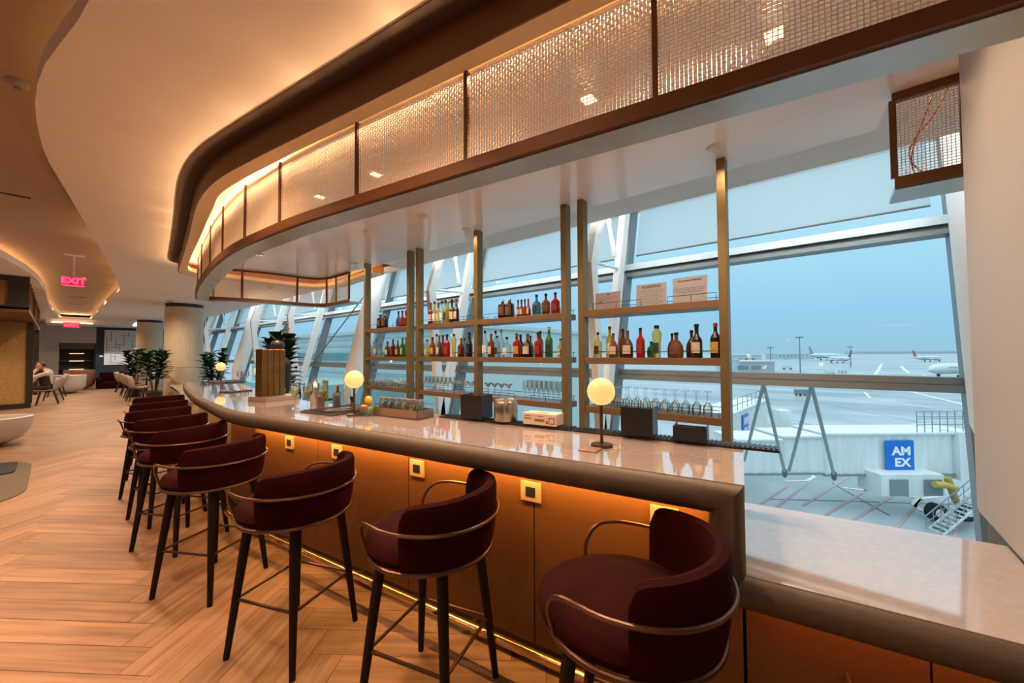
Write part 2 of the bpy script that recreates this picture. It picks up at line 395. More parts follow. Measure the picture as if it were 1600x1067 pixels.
MB().bx(-6, .07, -4.3, -4.24, 3.16, 3.26).build('rail', M_DK, t); MB().bx(-6, .07, -4.3, -4.24, 2.54, 2.62).build('rail', M_DK, t)
MB().bx(-.22, .07, -4.3, -4.1, 2.58, 3.26).build('corner_post', M_DK, t)
b = MB()
for y in [-4.0 + .9 * i for i in range(12)]: b.bx(.0, .06, y, y + .07, 2.58, 3.26)
b.build('slats', M_BRONZE, t); MB().bx(-.04, 0, -4.1, 6.2, 2.58, 3.26).build('side_mesh', MATS['gold_mesh'], t)
MB().bx(-.06, .06, 5.7, 6.2, 0, 2.5).build('post', M_DK, t)
MB().bx(-.9, -.8, 1.2, 12.9, .5, 3.26).build('inner_wall', mat('booth_white', (.55, .53, .5), .7), t)
MB().bx(-1.3, -.9, 1.2, 12.9, .0, 1.0).build('bench', mat('booth_bench', (.03, .012, .012), .6), t)
for y in (-1.2, .9, 3.5, 7.5, 10): spot('booth_light', (-1.0 if y > 0 else -1.6, 18 + y, 2.45), 45, WARM2, 120)

# round cream columns
for i, (x, y, r) in enumerate(((2.90, 17.35, .53), (3.10, 26.6, .50))):
    t = tag(empty('round_column', (x, y, 0)), ('thick round cream veneer column just beyond the bar', 'thick round cream veneer column near the far end wall')[i], 'column')
    h = hc(y)
    MB().lathe([(r, 0), (r, 1.08)], n=40).build('lower_panel', M_CREAMW, t, True); MB().lathe([(r, 1.09), (r, h - .12)], n=40).build('upper_panel', M_CREAMW, t, True)
    MB().lathe([(r - .02, 1.0), (r - .02, h + .02)], n=32).build('core', M_DK, t, True)

# ---------------------------------------------------------------- facade
GX, GT = 5.55, .25
def gx(z): return GX + GT * (z - 1.52)
MULL = [-7.78, -4.36, -.94, 2.48, 5.90, 9.32, 12.74, 16.16, 19.58, 23.0, 26.42, 29.84, 33.0]
wi = 0
for a, b_ in zip(MULL, MULL[1:]):
    wi += 1; t = empty('window_%d' % wi, (gx(0), a, 0)); struct(t)
    def loc(x, y, z): return Vector((x - gx(0), y - a, z))
    for nm, z0, z1 in (('glass', -2.2, 1.13), ('glass', 1.27, 2.69), ('glass', 2.88, 3.95)):
        m = MB(); V = [loc(gx(z) + dx, y, z) for dx in (.0, .012) for y, z in ((a + .05, z0), (b_ - .05, z0), (b_ - .05, z1), (a + .05, z1))]
        m.add(V, [(0, 1, 2, 3), (7, 6, 5, 4), (0, 4, 5, 1), (2, 6, 7, 3), (1, 5, 6, 2), (0, 3, 7, 4)]); struct(m.build(nm, M_GLASS, t))
    def bar(nm, z0, z1, d0, d1, mt):
        m = MB(); V = [loc(gx(z) + d, y, z) for y in (a, b_) for z, d in ((z0, d0), (z0, d1), (z1, d1), (z1, d0))]
        m.add(V, [(0, 1, 2, 3), (7, 6, 5, 4)] + [(k, (k + 1) % 4 + 0, 4 + (k + 1) % 4, 4 + k) for k in range(4)]); struct(m.build(nm, mt, t))
    bar('transom', 1.13, 1.20, -.14, .06, M_ALU); bar('transom', 1.205, 1.27, -.10, .06, M_ALU)
    bar('transom', 2.69, 2.78, -.16, .06, M_ALU); bar('transom', 2.785, 2.88, -.20, .05, M_ALUL); bar('sill', -2.35, -2.2, -.2, .1, M_ALU)
    bar('head', 3.9, 4.0, -.12, .06, M_ALUL)
    m = MB(); V = [loc(gx(z) + d, y, z) for z in (-2.3, 4.0) for d, y in ((-.16, a - .035), (-.16, a + .035), (.06, a + .035), (.06, a - .035))]
    m.add(V, [(0, 1, 2, 3), (7, 6, 5, 4)] + [(k, (k + 1) % 4, 4 + (k + 1) % 4, 4 + k) for k in range(4)]); struct(m.build('mullion', M_ALU, t))
    # roller blind, translucent
# blinds: translucent fabric inside glass
M_BLIND = bpy.data.materials.new('roller_blind_fabric'); M_BLIND.use_nodes = True; nt = M_BLIND.node_tree; nt.nodes.clear()
tr = nt.nodes.new('ShaderNodeBsdfTranslucent'); tr.inputs[0].default_value = (.86, .92, .92, 1); di = nt.nodes.new('ShaderNodeBsdfDiffuse'); di.inputs[0].default_value = (.6, .6, .58, 1)
tp = nt.nodes.new('ShaderNodeBsdfTransparent'); ms = nt.nodes.new('ShaderNodeMixShader'); ms.inputs[0].default_value = .25; m3 = nt.nodes.new('ShaderNodeMixShader'); m3.inputs[0].default_value = .34
ou = nt.nodes.new('ShaderNodeOutputMaterial'); nt.links.new(tr.outputs[0], ms.inputs[1]); nt.links.new(di.outputs[0], ms.inputs[2]); nt.links.new(ms.outputs[0], m3.inputs[1]); nt.links.new(tp.outputs[0], m3.inputs[2]); nt.links.new(m3.outputs[0], ou.inputs[0])
for i, (a, b_) in enumerate(zip(MULL[1:9], MULL[2:10])):
    t = empty('roller_blind', (gx(2.9) - .1, a, 2.9))
    place = ['window behind the big white pier', 'large window right of the bottle shelves', 'window behind the middle bottle shelves', 'window behind the shelving unit nearest the plant', 'window past the far end of the shelves', 'window behind the brass tap tower', 'window beside the round cream column', 'window beyond the round cream column'][i]
    tag(t, 'pale translucent roller blind half lowered on ' + place, 'blind', 'roller blinds along the glass wall')
    def loc(d, y, z): return Vector((gx(z) + d - (gx(2.9) - .1), y - a, z - 2.9))
    m = MB(); m.add([loc(-.10, a + .14, 3.04), loc(-.10, b_ - .14, 3.04), loc(-.10, b_ - .14, 3.98), loc(-.10, a + .14, 3.98)], [(0, 1, 2, 3)])
    o = m.build('fabric', M_BLIND, t, fix=False)
    m = MB(); m.tube([loc(-.10, a + .14, 3.03), loc(-.10, b_ - .14, 3.03)], .013, 8); m.build('bottom_bar', M_ALU, t)

# inclined round columns in front of the mullions
for i, y in enumerate((-1.03, 8.9, 17.9)):
    b = MB(); b.tube([(4.80 + GT * (z - 1.52) * 1.0, y, z) for z in (-.9, -.3, .35, .95, 4.03)], [.05, .05, .07, .225, .225], 28)
    o = b.build('inclined_column', M_WHITE, None, True)
    tag(o, ('leaning round white steel column beside the big pier at right', 'leaning round white steel column left of the bottle shelves', 'leaning round white steel column far down the glass wall')[i], 'column')
# kinked white steel struts with tie rods, one pair per mullion
def strut(y, lab, first=[None]):
    if first[0] is None:
        t = empty('facade_strut', (0, y, 0))
        def boxpath(P, wy, wx, dy=0):
            b = MB(); V = []
            for x, z in P: V += [(x - wx, dy - wy, z), (x + wx, dy - wy, z), (x + wx, dy + wy, z), (x - wx, dy + wy, z)]
            F = []
            for i in range(len(P) - 1):
                for k in range(4): F.append((4 * i + k, 4 * i + (k + 1) % 4, 4 * i + 4 + (k + 1) % 4, 4 * i + 4 + k))
            F += [(3, 2, 1, 0), tuple(4 * (len(P) - 1) + k for k in range(4))]; b.add(V, F); return b
        boxpath([(5.05, -1.4), (4.80, .93), (4.62, 2.72), (4.74, 3.1), (5.0, 4.03)], .05, .085, -.0).build('kinked_post', M_WHITE, t, bevel=.008)
        boxpath([(gx(-1.5) - .36, -1.5), (gx(4.03) - .36, 4.03)], .05, .09).build('raking_post', M_WHITE, t, bevel=.008)
        MB().tube([(4.55, 0, 2.74), (gx(2.78) - .18, 0, 2.80)], .022, 8).build('link_rod', M_WHITE, t)
        for x0, z0, x1, z1, x2, z2, dy in ((4.74, 3.02, 4.86, 3.45, 5.12, 4.03, -.22), (5.35, 2.95, 5.30, 3.45, 5.22, 4.03, .10)):
            a = MB().tube([(x0, 0, z0), (x1, dy * .6, z1)], [.04, .028], 8).build('clevis_arm', M_WHITE, t, True)
            MB().lathe([(0, -.05), (.03, -.04), (.045, 0), (.03, .05), (.012, .09)], (x1, dy * .6, z1 + .02), 10).build('clevis', M_WHITE, a, True)
            MB().tube([(x1, dy * .6, z1), (x2, dy, z2)], .009, 6).build('tie_rod', M_ALUL, a)
        first[0] = t
        KIDS[t.name] = kids(t)
        for c in kids(t): KIDS[c.name] = kids(c)
    else: t = copy_tree(first[0]); t.location = (0, y, 0)
    tag(t, lab, 'strut', 'kinked steel struts along the glass wall')
for y, lab in ((2.48 - .0, 'white kinked steel strut with tie rods seen through the right-hand bottle shelves'), (5.9, 'white kinked steel strut with tie rods behind the middle bottle shelves'),
               (12.74, 'white kinked steel strut with tie rods behind the bartender'), (16.16, 'white kinked steel strut with tie rods left of the brass tap tower'), (22.9, 'white kinked steel strut near the round cream column'), (26.42, 'white kinked steel strut beyond the round cream column')):
    strut(y, lab)
# diagonal brace rod
tag(MB().tube([(5.2, 12.9, 1.0), (5.5, 10.0, 3.1)], .018, 6).build('brace_rod', M_ALU), 'thin diagonal brace rod on the glass wall behind the plant', 'rod')

# big rounded pier at right
t = tag(empty('wall_pier', (2.9, -.49, 0)), 'massive white clad pier with rounded corner at the right edge', 'pier')
def pier_poly(g=0):
    P = [(-1.6 - 0, -g)]
    R_ = .28
    for k in range(9):
        a = PI / 2 - k * PI / 16; P.append((-.28 + .12 + (R_ - g) * math.cos(a), -R_ + (R_ - g) * math.sin(a)))
    P += [(.12 - g, -2.2), (-1.6, -2.2)]
    return P
MB().prism(pier_poly(), .775, 3.27).build('cladding', M_COLUMN, t, True, bevel=.01)
MB().prism(pier_poly(.03), .0, .775).build('plinth', M_GREY, t)

# ---------------------------------------------------------------- canopy
FRONT = [B(-3.4, .135), B(-1, .135), B(.6, .135), B(1.75, .135), Vector((1.10, 3.48, 0)), Vector((1.055, 4.3, 0)), Vector((1.09, 5.1, 0)), Vector((1.165, 5.87, 0)), Vector((1.33, 7.2, 0)), Vector((1.53, 8.35, 0)), Vector((1.62, 8.62, 0)), Vector((1.85, 8.66, 0))]
RING = resample(catmull(FRONT, 12), .07)
KB = resample(catmull([Vector((1.72, 8.44, 0)), Vector((2.18, 8.24, 0)), Vector((2.7, 8.13, 0)), Vector((3.1, 8.12, 0)), Vector((3.42, 8.02, 0)), Vector((3.54, 7.75, 0)), Vector((3.55, 7.35, 0)), Vector((3.53, 6.9, 0))], 12), .05)
ZL, ZS = 2.49, 3.06
can = tag(empty('bar_canopy', (2.3, 2, 3)), 'curved bronze canopy of woven wire mesh round a glossy soffit above the bar', 'canopy')
OC = Vector((2.3, 2, 3))
def cb(m, name, mt, par=None, **k):
    m.v = [tuple(Vector(v) - OC) for v in m.v]; return m.build(name, mt, par or can, **k)
cb(MB().sweep(RING, [(0, ZL), (.025, ZL), (.025, ZL + .068), (0, ZL + .068)]), 'fascia_band', M_BRONZE)
cb(MB().sweep(RING, [(.026, ZL - .006), (.185, ZL - .006), (.185, ZL + .03), (.026, ZL + .03)]), 'satin_soffit_lip', M_SATIN)
cb(MB().sweep(KB, [(0, ZL), (.02, ZL), (.02, ZL + .055), (0, ZL + .055)]), 'fascia_band', M_BRONZE)
cb(MB().sweep(KB, [(-.20, ZL - .006), (.0, ZL - .006), (.0, ZL + .02), (-.20, ZL + .02)]), 'satin_soffit_lip', M_SATIN)
cb(MB().sweep(KB, [(-.02, ZS - .03), (.022, ZS - .03), (.022, ZS + .11), (-.02, ZS + .11)]), 'slab_rim', M_BRONZE)
inn = [p for p in offset(RING, .05) if p.y < 8.5]
poly = [(p.x, p.y) for p in inn] + [(p.x, p.y) for p in KB] + [(3.58, 6.5), (3.61, 5.2), (3.62, 2.5), (3.66, -.26), (3.22, -.30), (3.22, -.7), (3.22, -2.3)]
cb(MB().prism(poly, ZS, ZS + .1), 'soffit_slab', M_SLAB)
RR = resample([Vector((3.20, -2.4, 0)), Vector((3.20, -.235, 0))], .07)
cb(MB().sweep(RR, [(0, ZL), (.02, ZL), (.02, ZL + .065), (0, ZL + .065)]), 'fascia_band', M_BRONZE)
cb(MB().sweep(RR, [(.021, ZL - .006), (.31, ZL - .006), (.31, ZL + .02), (.021, ZL + .02)]), 'satin_soffit_lip', M_SATIN)
cb(MB().sweep(RR, [(-.01, ZS - .05), (.03, ZS - .05), (.03, ZS + .03), (-.01, ZS + .03)]), 'slab_rim', M_BRONZE)
def wire_panel(P, z0, z1, nm='wire_mesh_panel', pitch=.0165, r=.0024):
    Q = resample(P, pitch)
    if len(Q) < 3: return
    b = MB(); nzr = int((z1 - z0) / pitch); amp = .0018
    nrm = [q - p for p, q in zip(Q, offset(Q, 1))]
    for i, q in enumerate(Q):
        b.tube([q + nrm[i] * (amp * (1 if (k + i) % 2 else -1)) + Vector((0, 0, z0 + k * pitch)) for k in range(nzr + 1)], r, 3, caps=False)
    for k in range(nzr + 1):
        b.tube([q + nrm[i] * (amp * (-1 if (k + i) % 2 else 1)) + Vector((0, 0, z0 + k * pitch)) for i, q in enumerate(Q)], r, 3, caps=False)
    return cb(b, nm, M_WIRE, fix=False)
def posts_and_mesh(P, off_, marks, z0, z1, wd=.022):
    arc = [0]
    for a, b_ in zip(P, P[1:]): arc.append(arc[-1] + (b_ - a).length)
    idx = sorted(set([0] + [min(range(len(P)), key=lambda i: abs(arc[i] - m)) for m in marks] + [len(P) - 1]))
    M_ = offset(P, off_)
    for i in idx:
        a, c = P[max(i - 1, 0)], P[min(i + 1, len(P) - 1)]; ang = math.atan2((c - a).y, (c - a).x)
        cb(MB().box(M_[i] + Vector((0, 0, (z0 + z1) / 2)), (wd, .03, z1 - z0), ang), 'mesh_post', M_BRONZE)
    for a, b_ in zip(idx, idx[1:]): wire_panel(M_[a:b_ + 1], z0, z1)
posts_and_mesh(RING, .035, [3.4 + s_ for s_ in (-2.5, -1.55, -.588, .386, 1.31, 2.3, 2.97, 3.75, 4.58, 5.66, 6.6, 7.2)], ZL + .068, ZS)
posts_and_mesh(KB, .01, [.5, 1.40, 2.02, 2.35], ZL + .055, ZS, .035)
posts_and_mesh(RR, .015, [2.165 - .35], ZL + .065, ZS - .04, .03)
area('screen_light', (3.42, -.9, 3.10), (0, 0, 0), .05, 1.2, 4, WARM)
tag(MB().tube(catmull([Vector((3.34, -.62, 3.25)), Vector((3.34, -.50, 2.95)), Vector((3.34, -.40, 2.8)), Vector((3.34, -.385, 2.68)), Vector((3.34, -.48, 2.52))], 6), .004, 6).tube(catmull([Vector((3.36, -.55, 3.25)), Vector((3.36, -.44, 2.9)), Vector((3.36, -.39, 2.7)), Vector((3.36, -.42, 2.52))], 6), .004, 6).build('loose_cable', mat('red_cable', (.3, .07, .03), .5)), 'thin red cable hanging behind the mesh screen beside the pier', 'cable')
# bulkhead step around the canopy: taupe reveal, bronze face, cream underside, LED slot
BO_ = catmull([B(-3.4, .045), B(-1, .045), B(1, .045), B(2.4, .04), Vector((.88, 4.2, 0)), Vector((.905, 5.0, 0)), Vector((1.09, 6.44, 0)), Vector((1.27, 7.9, 0)), Vector((1.415, 9.1, 0)), Vector((1.52, 9.42, 0)), Vector((1.80, 9.56, 0)), Vector((2.6, 9.52, 0)), Vector((3.7, 9.46, 0)), Vector((4.12, 9.2, 0)), Vector((4.24, 8.5, 0)), Vector((4.16, 7.6, 0)), Vector((4.1, 6.7, 0))], 10)
BI_ = catmull([B(-3.4, .162), B(-1, .162), B(1, .162), B(2.1, .162), Vector((1.0, 4.35, 0)), Vector((1.06, 5.1, 0)), Vector((1.215, 6.45, 0)), Vector((1.36, 7.75, 0)), Vector((1.50, 8.75, 0)), Vector((1.62, 9.1, 0)), Vector((1.90, 9.24, 0)), Vector((2.6, 9.24, 0)), Vector((3.5, 9.20, 0)), Vector((3.86, 9.02, 0)), Vector((3.99, 8.5, 0)), Vector((3.92, 7.7, 0)), Vector((3.86, 6.7, 0))], 10)
def loft(A, C, z0, z1):
    V = []; F = []; n = len(A)
    for i in range(n): V += [A[i] + Vector((0, 0, z0)), C[i] + Vector((0, 0, z0)), C[i] + Vector((0, 0, z1)), A[i] + Vector((0, 0, z1))]
    for i in range(n - 1):
        for k in range(4): F.append((4 * i + k, 4 * i + (k + 1) % 4, 4 * i + 4 + (k + 1) % 4, 4 * i + 4 + k))
    F += [(3, 2, 1, 0), tuple(4 * (n - 1) + k for k in range(4))]; m = MB(); m.add(V, F); return m
struct(loft(offset(BO_, .012), BI_, ZS + .0, ZS + .02).build('trim_5', M_CREAMP))
struct(loft(BO_, offset(BO_, .011), ZS - .004, HC).build('trim_4', M_BRONZED))
struct(loft(offset(BI_, -.012), BI_, ZS + .021, ZS + .07).build('trim_4', M_CREAMP))
struct(loft(offset(BO_, -.135), offset(BO_, -.001), HC - .006, HC - .0005).build('trim_3', M_TAUPE))
WL = [p for p in offset(RING, .062) if p.y > -1.6]
for a, b_ in zip(WL[::14], WL[14::14]):  # added light row under the slab edge, only to brighten the mesh
    mid = (a + b_) / 2; d = (b_ - a); nn = Vector((d.y, -d.x, 0)).normalized(); L = d.length; d.normalize(); dd = (nn * -.28 + Vector((0, 0, -1))).normalized()
    o = area('mesh_fill_light', mid + Vector((0, 0, ZS - .012)), (0, 0, 0), L, .015, 5.5 * L, WARM2, math.radians(70)); o.rotation_euler = Matrix((d, dd.cross(d) * -1, -dd)).transposed().to_euler()
RL = [p for p in offset(BO_, -.012) if p.y > -1.6]
for a, b_ in zip(RL[::5], RL[5::5]):  # added uplight row for the ceiling glow, has no visible fitting
    mid = (a + b_) / 2; d = (b_ - a); nn = Vector((d.y, -d.x, 0)).normalized(); L = d.length; d.normalize(); dd = (nn * -1 + Vector((0, 0, .09))).normalized()
    o = area('ceiling_fill_uplight', mid + Vector((0, 0, HC - .055)), (0, 0, 0), L * 1.1, .01, .72 * L, (1, .53, .25), math.radians(62)); o.rotation_euler = Matrix((d, dd.cross(d) * -1, -dd)).transposed().to_euler()
BM_ = [a.lerp(c, .62) for a, c in zip(BO_, BI_)]
for a, b_ in zip(BM_[::8], BM_[8::8]):
    if a.y < -1.5: continue
    mid = (a + b_) / 2; d = (b_ - a); nn = Vector((d.y, -d.x, 0)).normalized(); L = d.length; d.normalize(); dd = (nn * 1.0 + Vector((0, 0, -.12))).normalized()
    o = area('canopy_led', mid + Vector((0, 0, ZS + .13)), (0, 0, 0), L, .05, 3.6 * L, WARM); o.rotation_euler = Matrix((d, dd.cross(d) * -1, -dd)).transposed().to_euler()
# square warm downlights in the slab, seen through the mesh
for x, y, l in ((2.224, .188, 'seen through the mesh nearest the right edge'), (2.06, 1.108, 'seen through the second mesh bay from the right'), (1.746, 2.975, 'seen through the mesh left of the third post'), (1.641, 3.819, 'seen through the mesh bay before the bend'), (2.015, 6.774, 'above the curved end of the bar')):
    t = tag(empty('recessed_downlight', (x, y, ZS)), 'small square warm downlight in the soffit, ' + l, 'ceiling light', 'square downlights in the soffit')
    MB().box((0, 0, -.003), (.075, .075, .005)).build('diffuser', mat('warm_lens', (1, .8, .5), emis=(1, .72, .38), estr=2.5), t); MB().bx(-.048, .048, -.048, -.038, -.007, .0).bx(-.048, .048, .038, .048, -.007, 0).build('frame', M_CREAMP, t)
    spot('downlight', (x, y, ZS - .02), 45, WARM2, 150)
# small fittings in the glossy soffit
SOF = [(3.166, .653, 'beside the right-hand shelf post'), (3.257, 3.459, 'beside the middle shelf post'), (2.532, 4.487, 'over the far end of the shelves'), (2.621, 3.477, 'in the middle of the soffit'), (2.0, 6.73, 'near the curved end of the soffit'), (3.249, 6.2, 'over the shelf nearest the plant')]
for x, y, l in SOF:
    t = tag(empty('soffit_fitting', (x, y, ZS - .001)), 'small white round ceiling fitting ' + l, 'ceiling fitting', 'round fittings in the glossy soffit')
    spot('downlight', (x, y, ZS - .03), 9 if x > 3 else 26, WARM2, 150)
    MB().lathe([(.0, -.012), (.05, -.012), (.06, 0)], n=20).build('disc', mat('white_plastic', (.75, .73, .70), .4), t, True)

# ---------------------------------------------------------------- bottle shelving
SHZ = (1.0, 1.475, 1.94)
def shelf_unit(posts, lab, y0, y1):
    t = tag(empty('bottle_shelf', (3.42, (y0 + y1) / 2, 0)), lab, 'shelving unit')
    o_ = Vector((3.42, (y0 + y1) / 2, 0))
    for y in posts:
        MB().bx(-.05, .05, y - o_.y - .032, y - o_.y + .032, 0, 3.06).build('post', M_POST, t, bevel=.003)
    segs = list(zip(posts, posts[1:]))
    for z in SHZ:
        for a, b_ in segs:
            sh = MB().bx(-.045, .25, a + .032 - o_.y, b_ - .032 - o_.y, z - .065, z - .004).build('shelf', M_SHELF, t, bevel=.002)
            L = b_ - a; g = MB()
            for u0, u1 in ((.04, .34), (.52, .90)):
                ya, yb = a + L * u0 - o_.y, a + L * u1 - o_.y; h = z + .055
                g.tube([(-.035, ya, z - .004), (-.035, ya, h), (-.035, yb, h), (-.035, yb, z - .004)], .0035, 4)
                g.tube([(-.035, (ya + yb) / 2, z - .004), (-.035, (ya + yb) / 2, h)], .003, 4)
            g.tube([(.235, a + .04 - o_.y, z + .05), (.235, b_ - .04 - o_.y, z + .05)], .0035, 4)
            g.tube([(.235, a + .06 - o_.y, z - .004), (.235, a + .06 - o_.y, z + .05)], .0035, 4).tube([(.235, b_ - .06 - o_.y, z - .004), (.235, b_ - .06 - o_.y, z + .05)], .0035, 4)
            g.build('gallery_rail', M_DARKROD, sh)
shelf_unit([.66, 1.93], 'bronze shelving unit holding warning signs, rightmost of the three', .66, 1.93)
shelf_unit([2.13, 3.42, 4.63], 'wide double-bay bronze shelving unit in the middle of the back bar', 2.13, 4.63)
shelf_unit([4.85, 6.09], 'narrow bronze shelving unit, leftmost of the three', 4.85, 6.09)

# bottles
def gm(c):
    P = {'clear': ((.80, .86, .87), .10, (.6, .7, .72)), 'pale': ((.85, .80, .45), .25, (.55, .5, .18)), 'amber': ((.62, .20, .04), .35, (.28, .08, .015)), 'red': ((.75, .08, .05), .40, (.45, .02, .015)),
         'brown': ((.30, .09, .03), .55, (.10, .03, .012)), 'green': ((.12, .45, .10), .45, (.03, .2, .03)), 'dark': ((.05, .03, .02), .85, (.012, .009, .008)), 'yellow': ((.80, .72, .15), .4, (.5, .42, .05)), 'blue': ((.35, .55, .62), .4, (.06, .14, .18)), 'black': ((.02, .02, .02), .95, (.008, .008, .008))}[c]
    return glassy('bottle_glass_' + c, P[0], P[1], .10, P[2])
CAPS = {'k': mat('cap_black', (.012, .012, .014), .4), 'r': mat('cap_red', (.35, .03, .02), .4), 'b': mat('cap_brown', (.16, .06, .02), .5), 'w': mat('cap_white', (.6, .6, .58), .4), 'g': mat('cap_green', (.02, .10, .03), .4)}
LABS = {'c': mat('label_cream', (.55, .48, .36), .6, noise=.25, nscale=60), 'k': mat('label_black', (.03, .03, .03), .5, noise=.5, nscale=70), 'w': mat('label_white', (.7, .7, .68), .6, noise=.2, nscale=60), 'y': mat('label_gold', (.5, .33, .07), .5, noise=.4, nscale=60), 'r': mat('label_red', (.25, .03, .02), .5, noise=.3, nscale=60), 'b': mat('label_brown', (.16, .07, .035), .5, noise=.4, nscale=60)}
PROF = {  # body radius scale, profile as (r, z) with r in radii and z in heights
    'std': [(.0, 0), (.92, 0), (1, .02), (1, .58), (.9, .66), (.45, .76), (.36, .80), (.34, .96), (.34, 1)],
    'wine': [(.0, 0), (.92, 0), (1, .02), (1, .52), (.92, .60), (.5, .70), (.38, .76), (.36, .97), (.38, 1)],
    'squat': [(.0, 0), (.92, 0), (1, .03), (1, .55), (.93, .64), (.55, .72), (.28, .76), (.26, .95), (.3, 1)],
    'jug': [(.0, 0), (.9, 0), (1, .03), (1.02, .35), (.95, .52), (.6, .68), (.28, .76), (.26, .96), (.28, 1)],
    'growler': [(.0, 0), (.95, 0), (1, .03), (1, .72), (.9, .80), (.4, .85), (.34, .88), (.34, 1)],
    'flare': [(.0, 0), (.72, 0), (.75, .02), (.78, .45), (1, .78), (.9, .86), (.5, .92), (.45, 1)],
    'slim': [(.0, 0), (.9, 0), (1, .02), (1, .50), (.55, .66), (.42, .70), (.40, .97), (.4, 1)]}
KN = {'std': 'straight', 'wine': 'tall wine', 'squat': 'squat', 'jug': 'round-shouldered', 'growler': 'broad jar-shaped', 'flare': 'flared', 'slim': 'slim'}
CN = {'clear': 'clear glass', 'pale': 'pale straw', 'amber': 'amber', 'red': 'bright red', 'brown': 'brown', 'green': 'green glass', 'dark': 'very dark', 'yellow': 'yellow-green', 'blue': 'pale blue', 'black': 'black'}
LN = {'c': 'cream label', 'k': 'dark label', 'w': 'white label', 'y': 'gold label', 'r': 'red label', 'b': 'brown label', '': 'no label'}
HN = {'k': 'black cap', 'r': 'red cap', 'b': 'brown neck foil', 'w': 'white cap', 'g': 'green cap'}
ROWN = {}
def bottle(x, y, z, h, r, shape, colr, cap, lab, where, group, rz=0):
    t = empty('bottle', (x, y, z), rz); P = [(a * r, b_ * h * .93) for a, b_ in PROF[shape]]
    MB().lathe(P, n=20).build('glass_body', gm(colr), t, True)
    nr = PROF[shape][-1][0] * r
    MB().lathe([(0, h * .90), (nr * 1.15, h * .90), (nr * 1.2, h * .905), (nr * 1.18, h * .99), (nr * .9, h), (0, h)], n=14).build('cap', CAPS[cap], t, True)
    if cap == 'b': MB().lathe([(nr * 1.04, h * .74), (nr * 1.05, h * .91)], n=14).build('neck_foil', CAPS['b'], t, True)
    if lab:
        rr = r * (.79 if shape == 'flare' else 1.0) + .0012
        V = []; n = 12; z0, z1 = h * .14, h * (.46 if shape != 'growler' else .6)
        for k in range(n + 1):
            a = PI - 1.25 + 2.5 * k / n
            for zz in (z0, z1): V.append((rr * math.cos(a), rr * math.sin(a), zz))
        MB().add(V, [(2 * k, 2 * k + 2, 2 * k + 3, 2 * k + 1) for k in range(n)]).build('label', LABS[lab], t, True)
    tag(t, '', 'bottle', group); t['category'] = 'bottle'
    t['label'] = '%s bottle, %s, %s' % (CN[colr], HN[cap], where)
    return t
# rows: px, height, radius, shape, colour, cap, label, back?
def row(items, zs, unit, rname):
    ys = []
    for i, it in enumerate(items):
        px, h, r, sh, c, cap, lab, bk = it
        X = 3.46 + (.11 if bk else 0)
        p = unpix(px, 548, 'x', X); ys.append((p.y, px, X, it))
    n = len(ys)
    order = sorted(range(n), key=lambda i: items[i][0])
    ordn = ['leftmost', 'second from left', 'third from left', 'fourth from left', 'fifth from left', 'sixth from left', 'seventh from left', 'eighth from left', 'ninth from left', 'tenth from left', 'eleventh from left', 'twelfth from left', 'thirteenth from left', 'fourteenth from left', 'fifteenth from left']
    # push overlapping neighbours apart
    placed = []
    for rank, i in enumerate(order):
        px, h, r, sh, c, cap, lab, bk = items[i]; y = ys[i][0]; X = ys[i][2]
        for (py_, pr, pX) in placed:
            dx = abs(pX - X)
            if dx < pr + r:
                need = math.sqrt((pr + r + .002) ** 2 - dx ** 2)
                if abs(py_ - y) < need: y = py_ - need
        placed.append((y, r, X))
        bottle(X, y, zs, h, r, sh, c, cap, lab, ('%s on %s' % (ordn[rank], rname)), 'bottles on ' + rname, random.random() * .4 - .2 - .45)
U, D_ = 1.936, 1.471
row([(594, .23, .055, 'growler', 'dark', 'k', 'b', 0), (601, .23, .055, 'growler', 'dark', 'w', 'b', 0), (622.5, .25, .035, 'slim', 'blue', 'k', 'k', 0), (628.5, .25, .035, 'slim', 'red', 'k', 'r', 0), (634, .25, .035, 'slim', 'red', 'r', 'r', 0)], U, 0, 'top shelf, left unit')
row([(673, .31, .038, 'wine', 'brown', 'b', 'c', 0), (679, .32, .037, 'wine', 'pale', 'k', 'w', 0), (685, .30, .037, 'wine', 'pale', 'b', 'c', 0), (690.5, .32, .037, 'wine', 'clear', 'k', 'w', 0), (695.5, .32, .037, 'wine', 'yellow', 'k', 'k', 0), (700, .34, .037, 'wine', 'yellow', 'w', 'c', 1), (706.5, .32, .037, 'wine', 'dark', 'k', 'c', 0), (713, .32, .038, 'wine', 'dark', 'b', 'c', 0)], U, 0, 'top shelf, centre unit, left bay')
row([(785.5, .225, .055, 'growler', 'dark', 'w', 'b', 0), (796, .225, .055, 'growler', 'dark', 'w', 'b', 0), (810, .20, .024, 'slim', 'red', 'k', 'c', 0), (814, .20, .024, 'slim', 'brown', 'k', 'c', 0), (820, .20, .024, 'slim', 'red', 'k', 'r', 0), (825, .20, .024, 'slim', 'red', 'r', 'c', 0), (839, .235, .048, 'squat', 'blue', 'k', 'k', 0), (853.6, .235, .048, 'squat', 'amber', 'k', 'b', 0), (868.5, .235, .048, 'squat', 'red', 'k', 'r', 0)], U, 0, 'top shelf, centre unit, right bay')
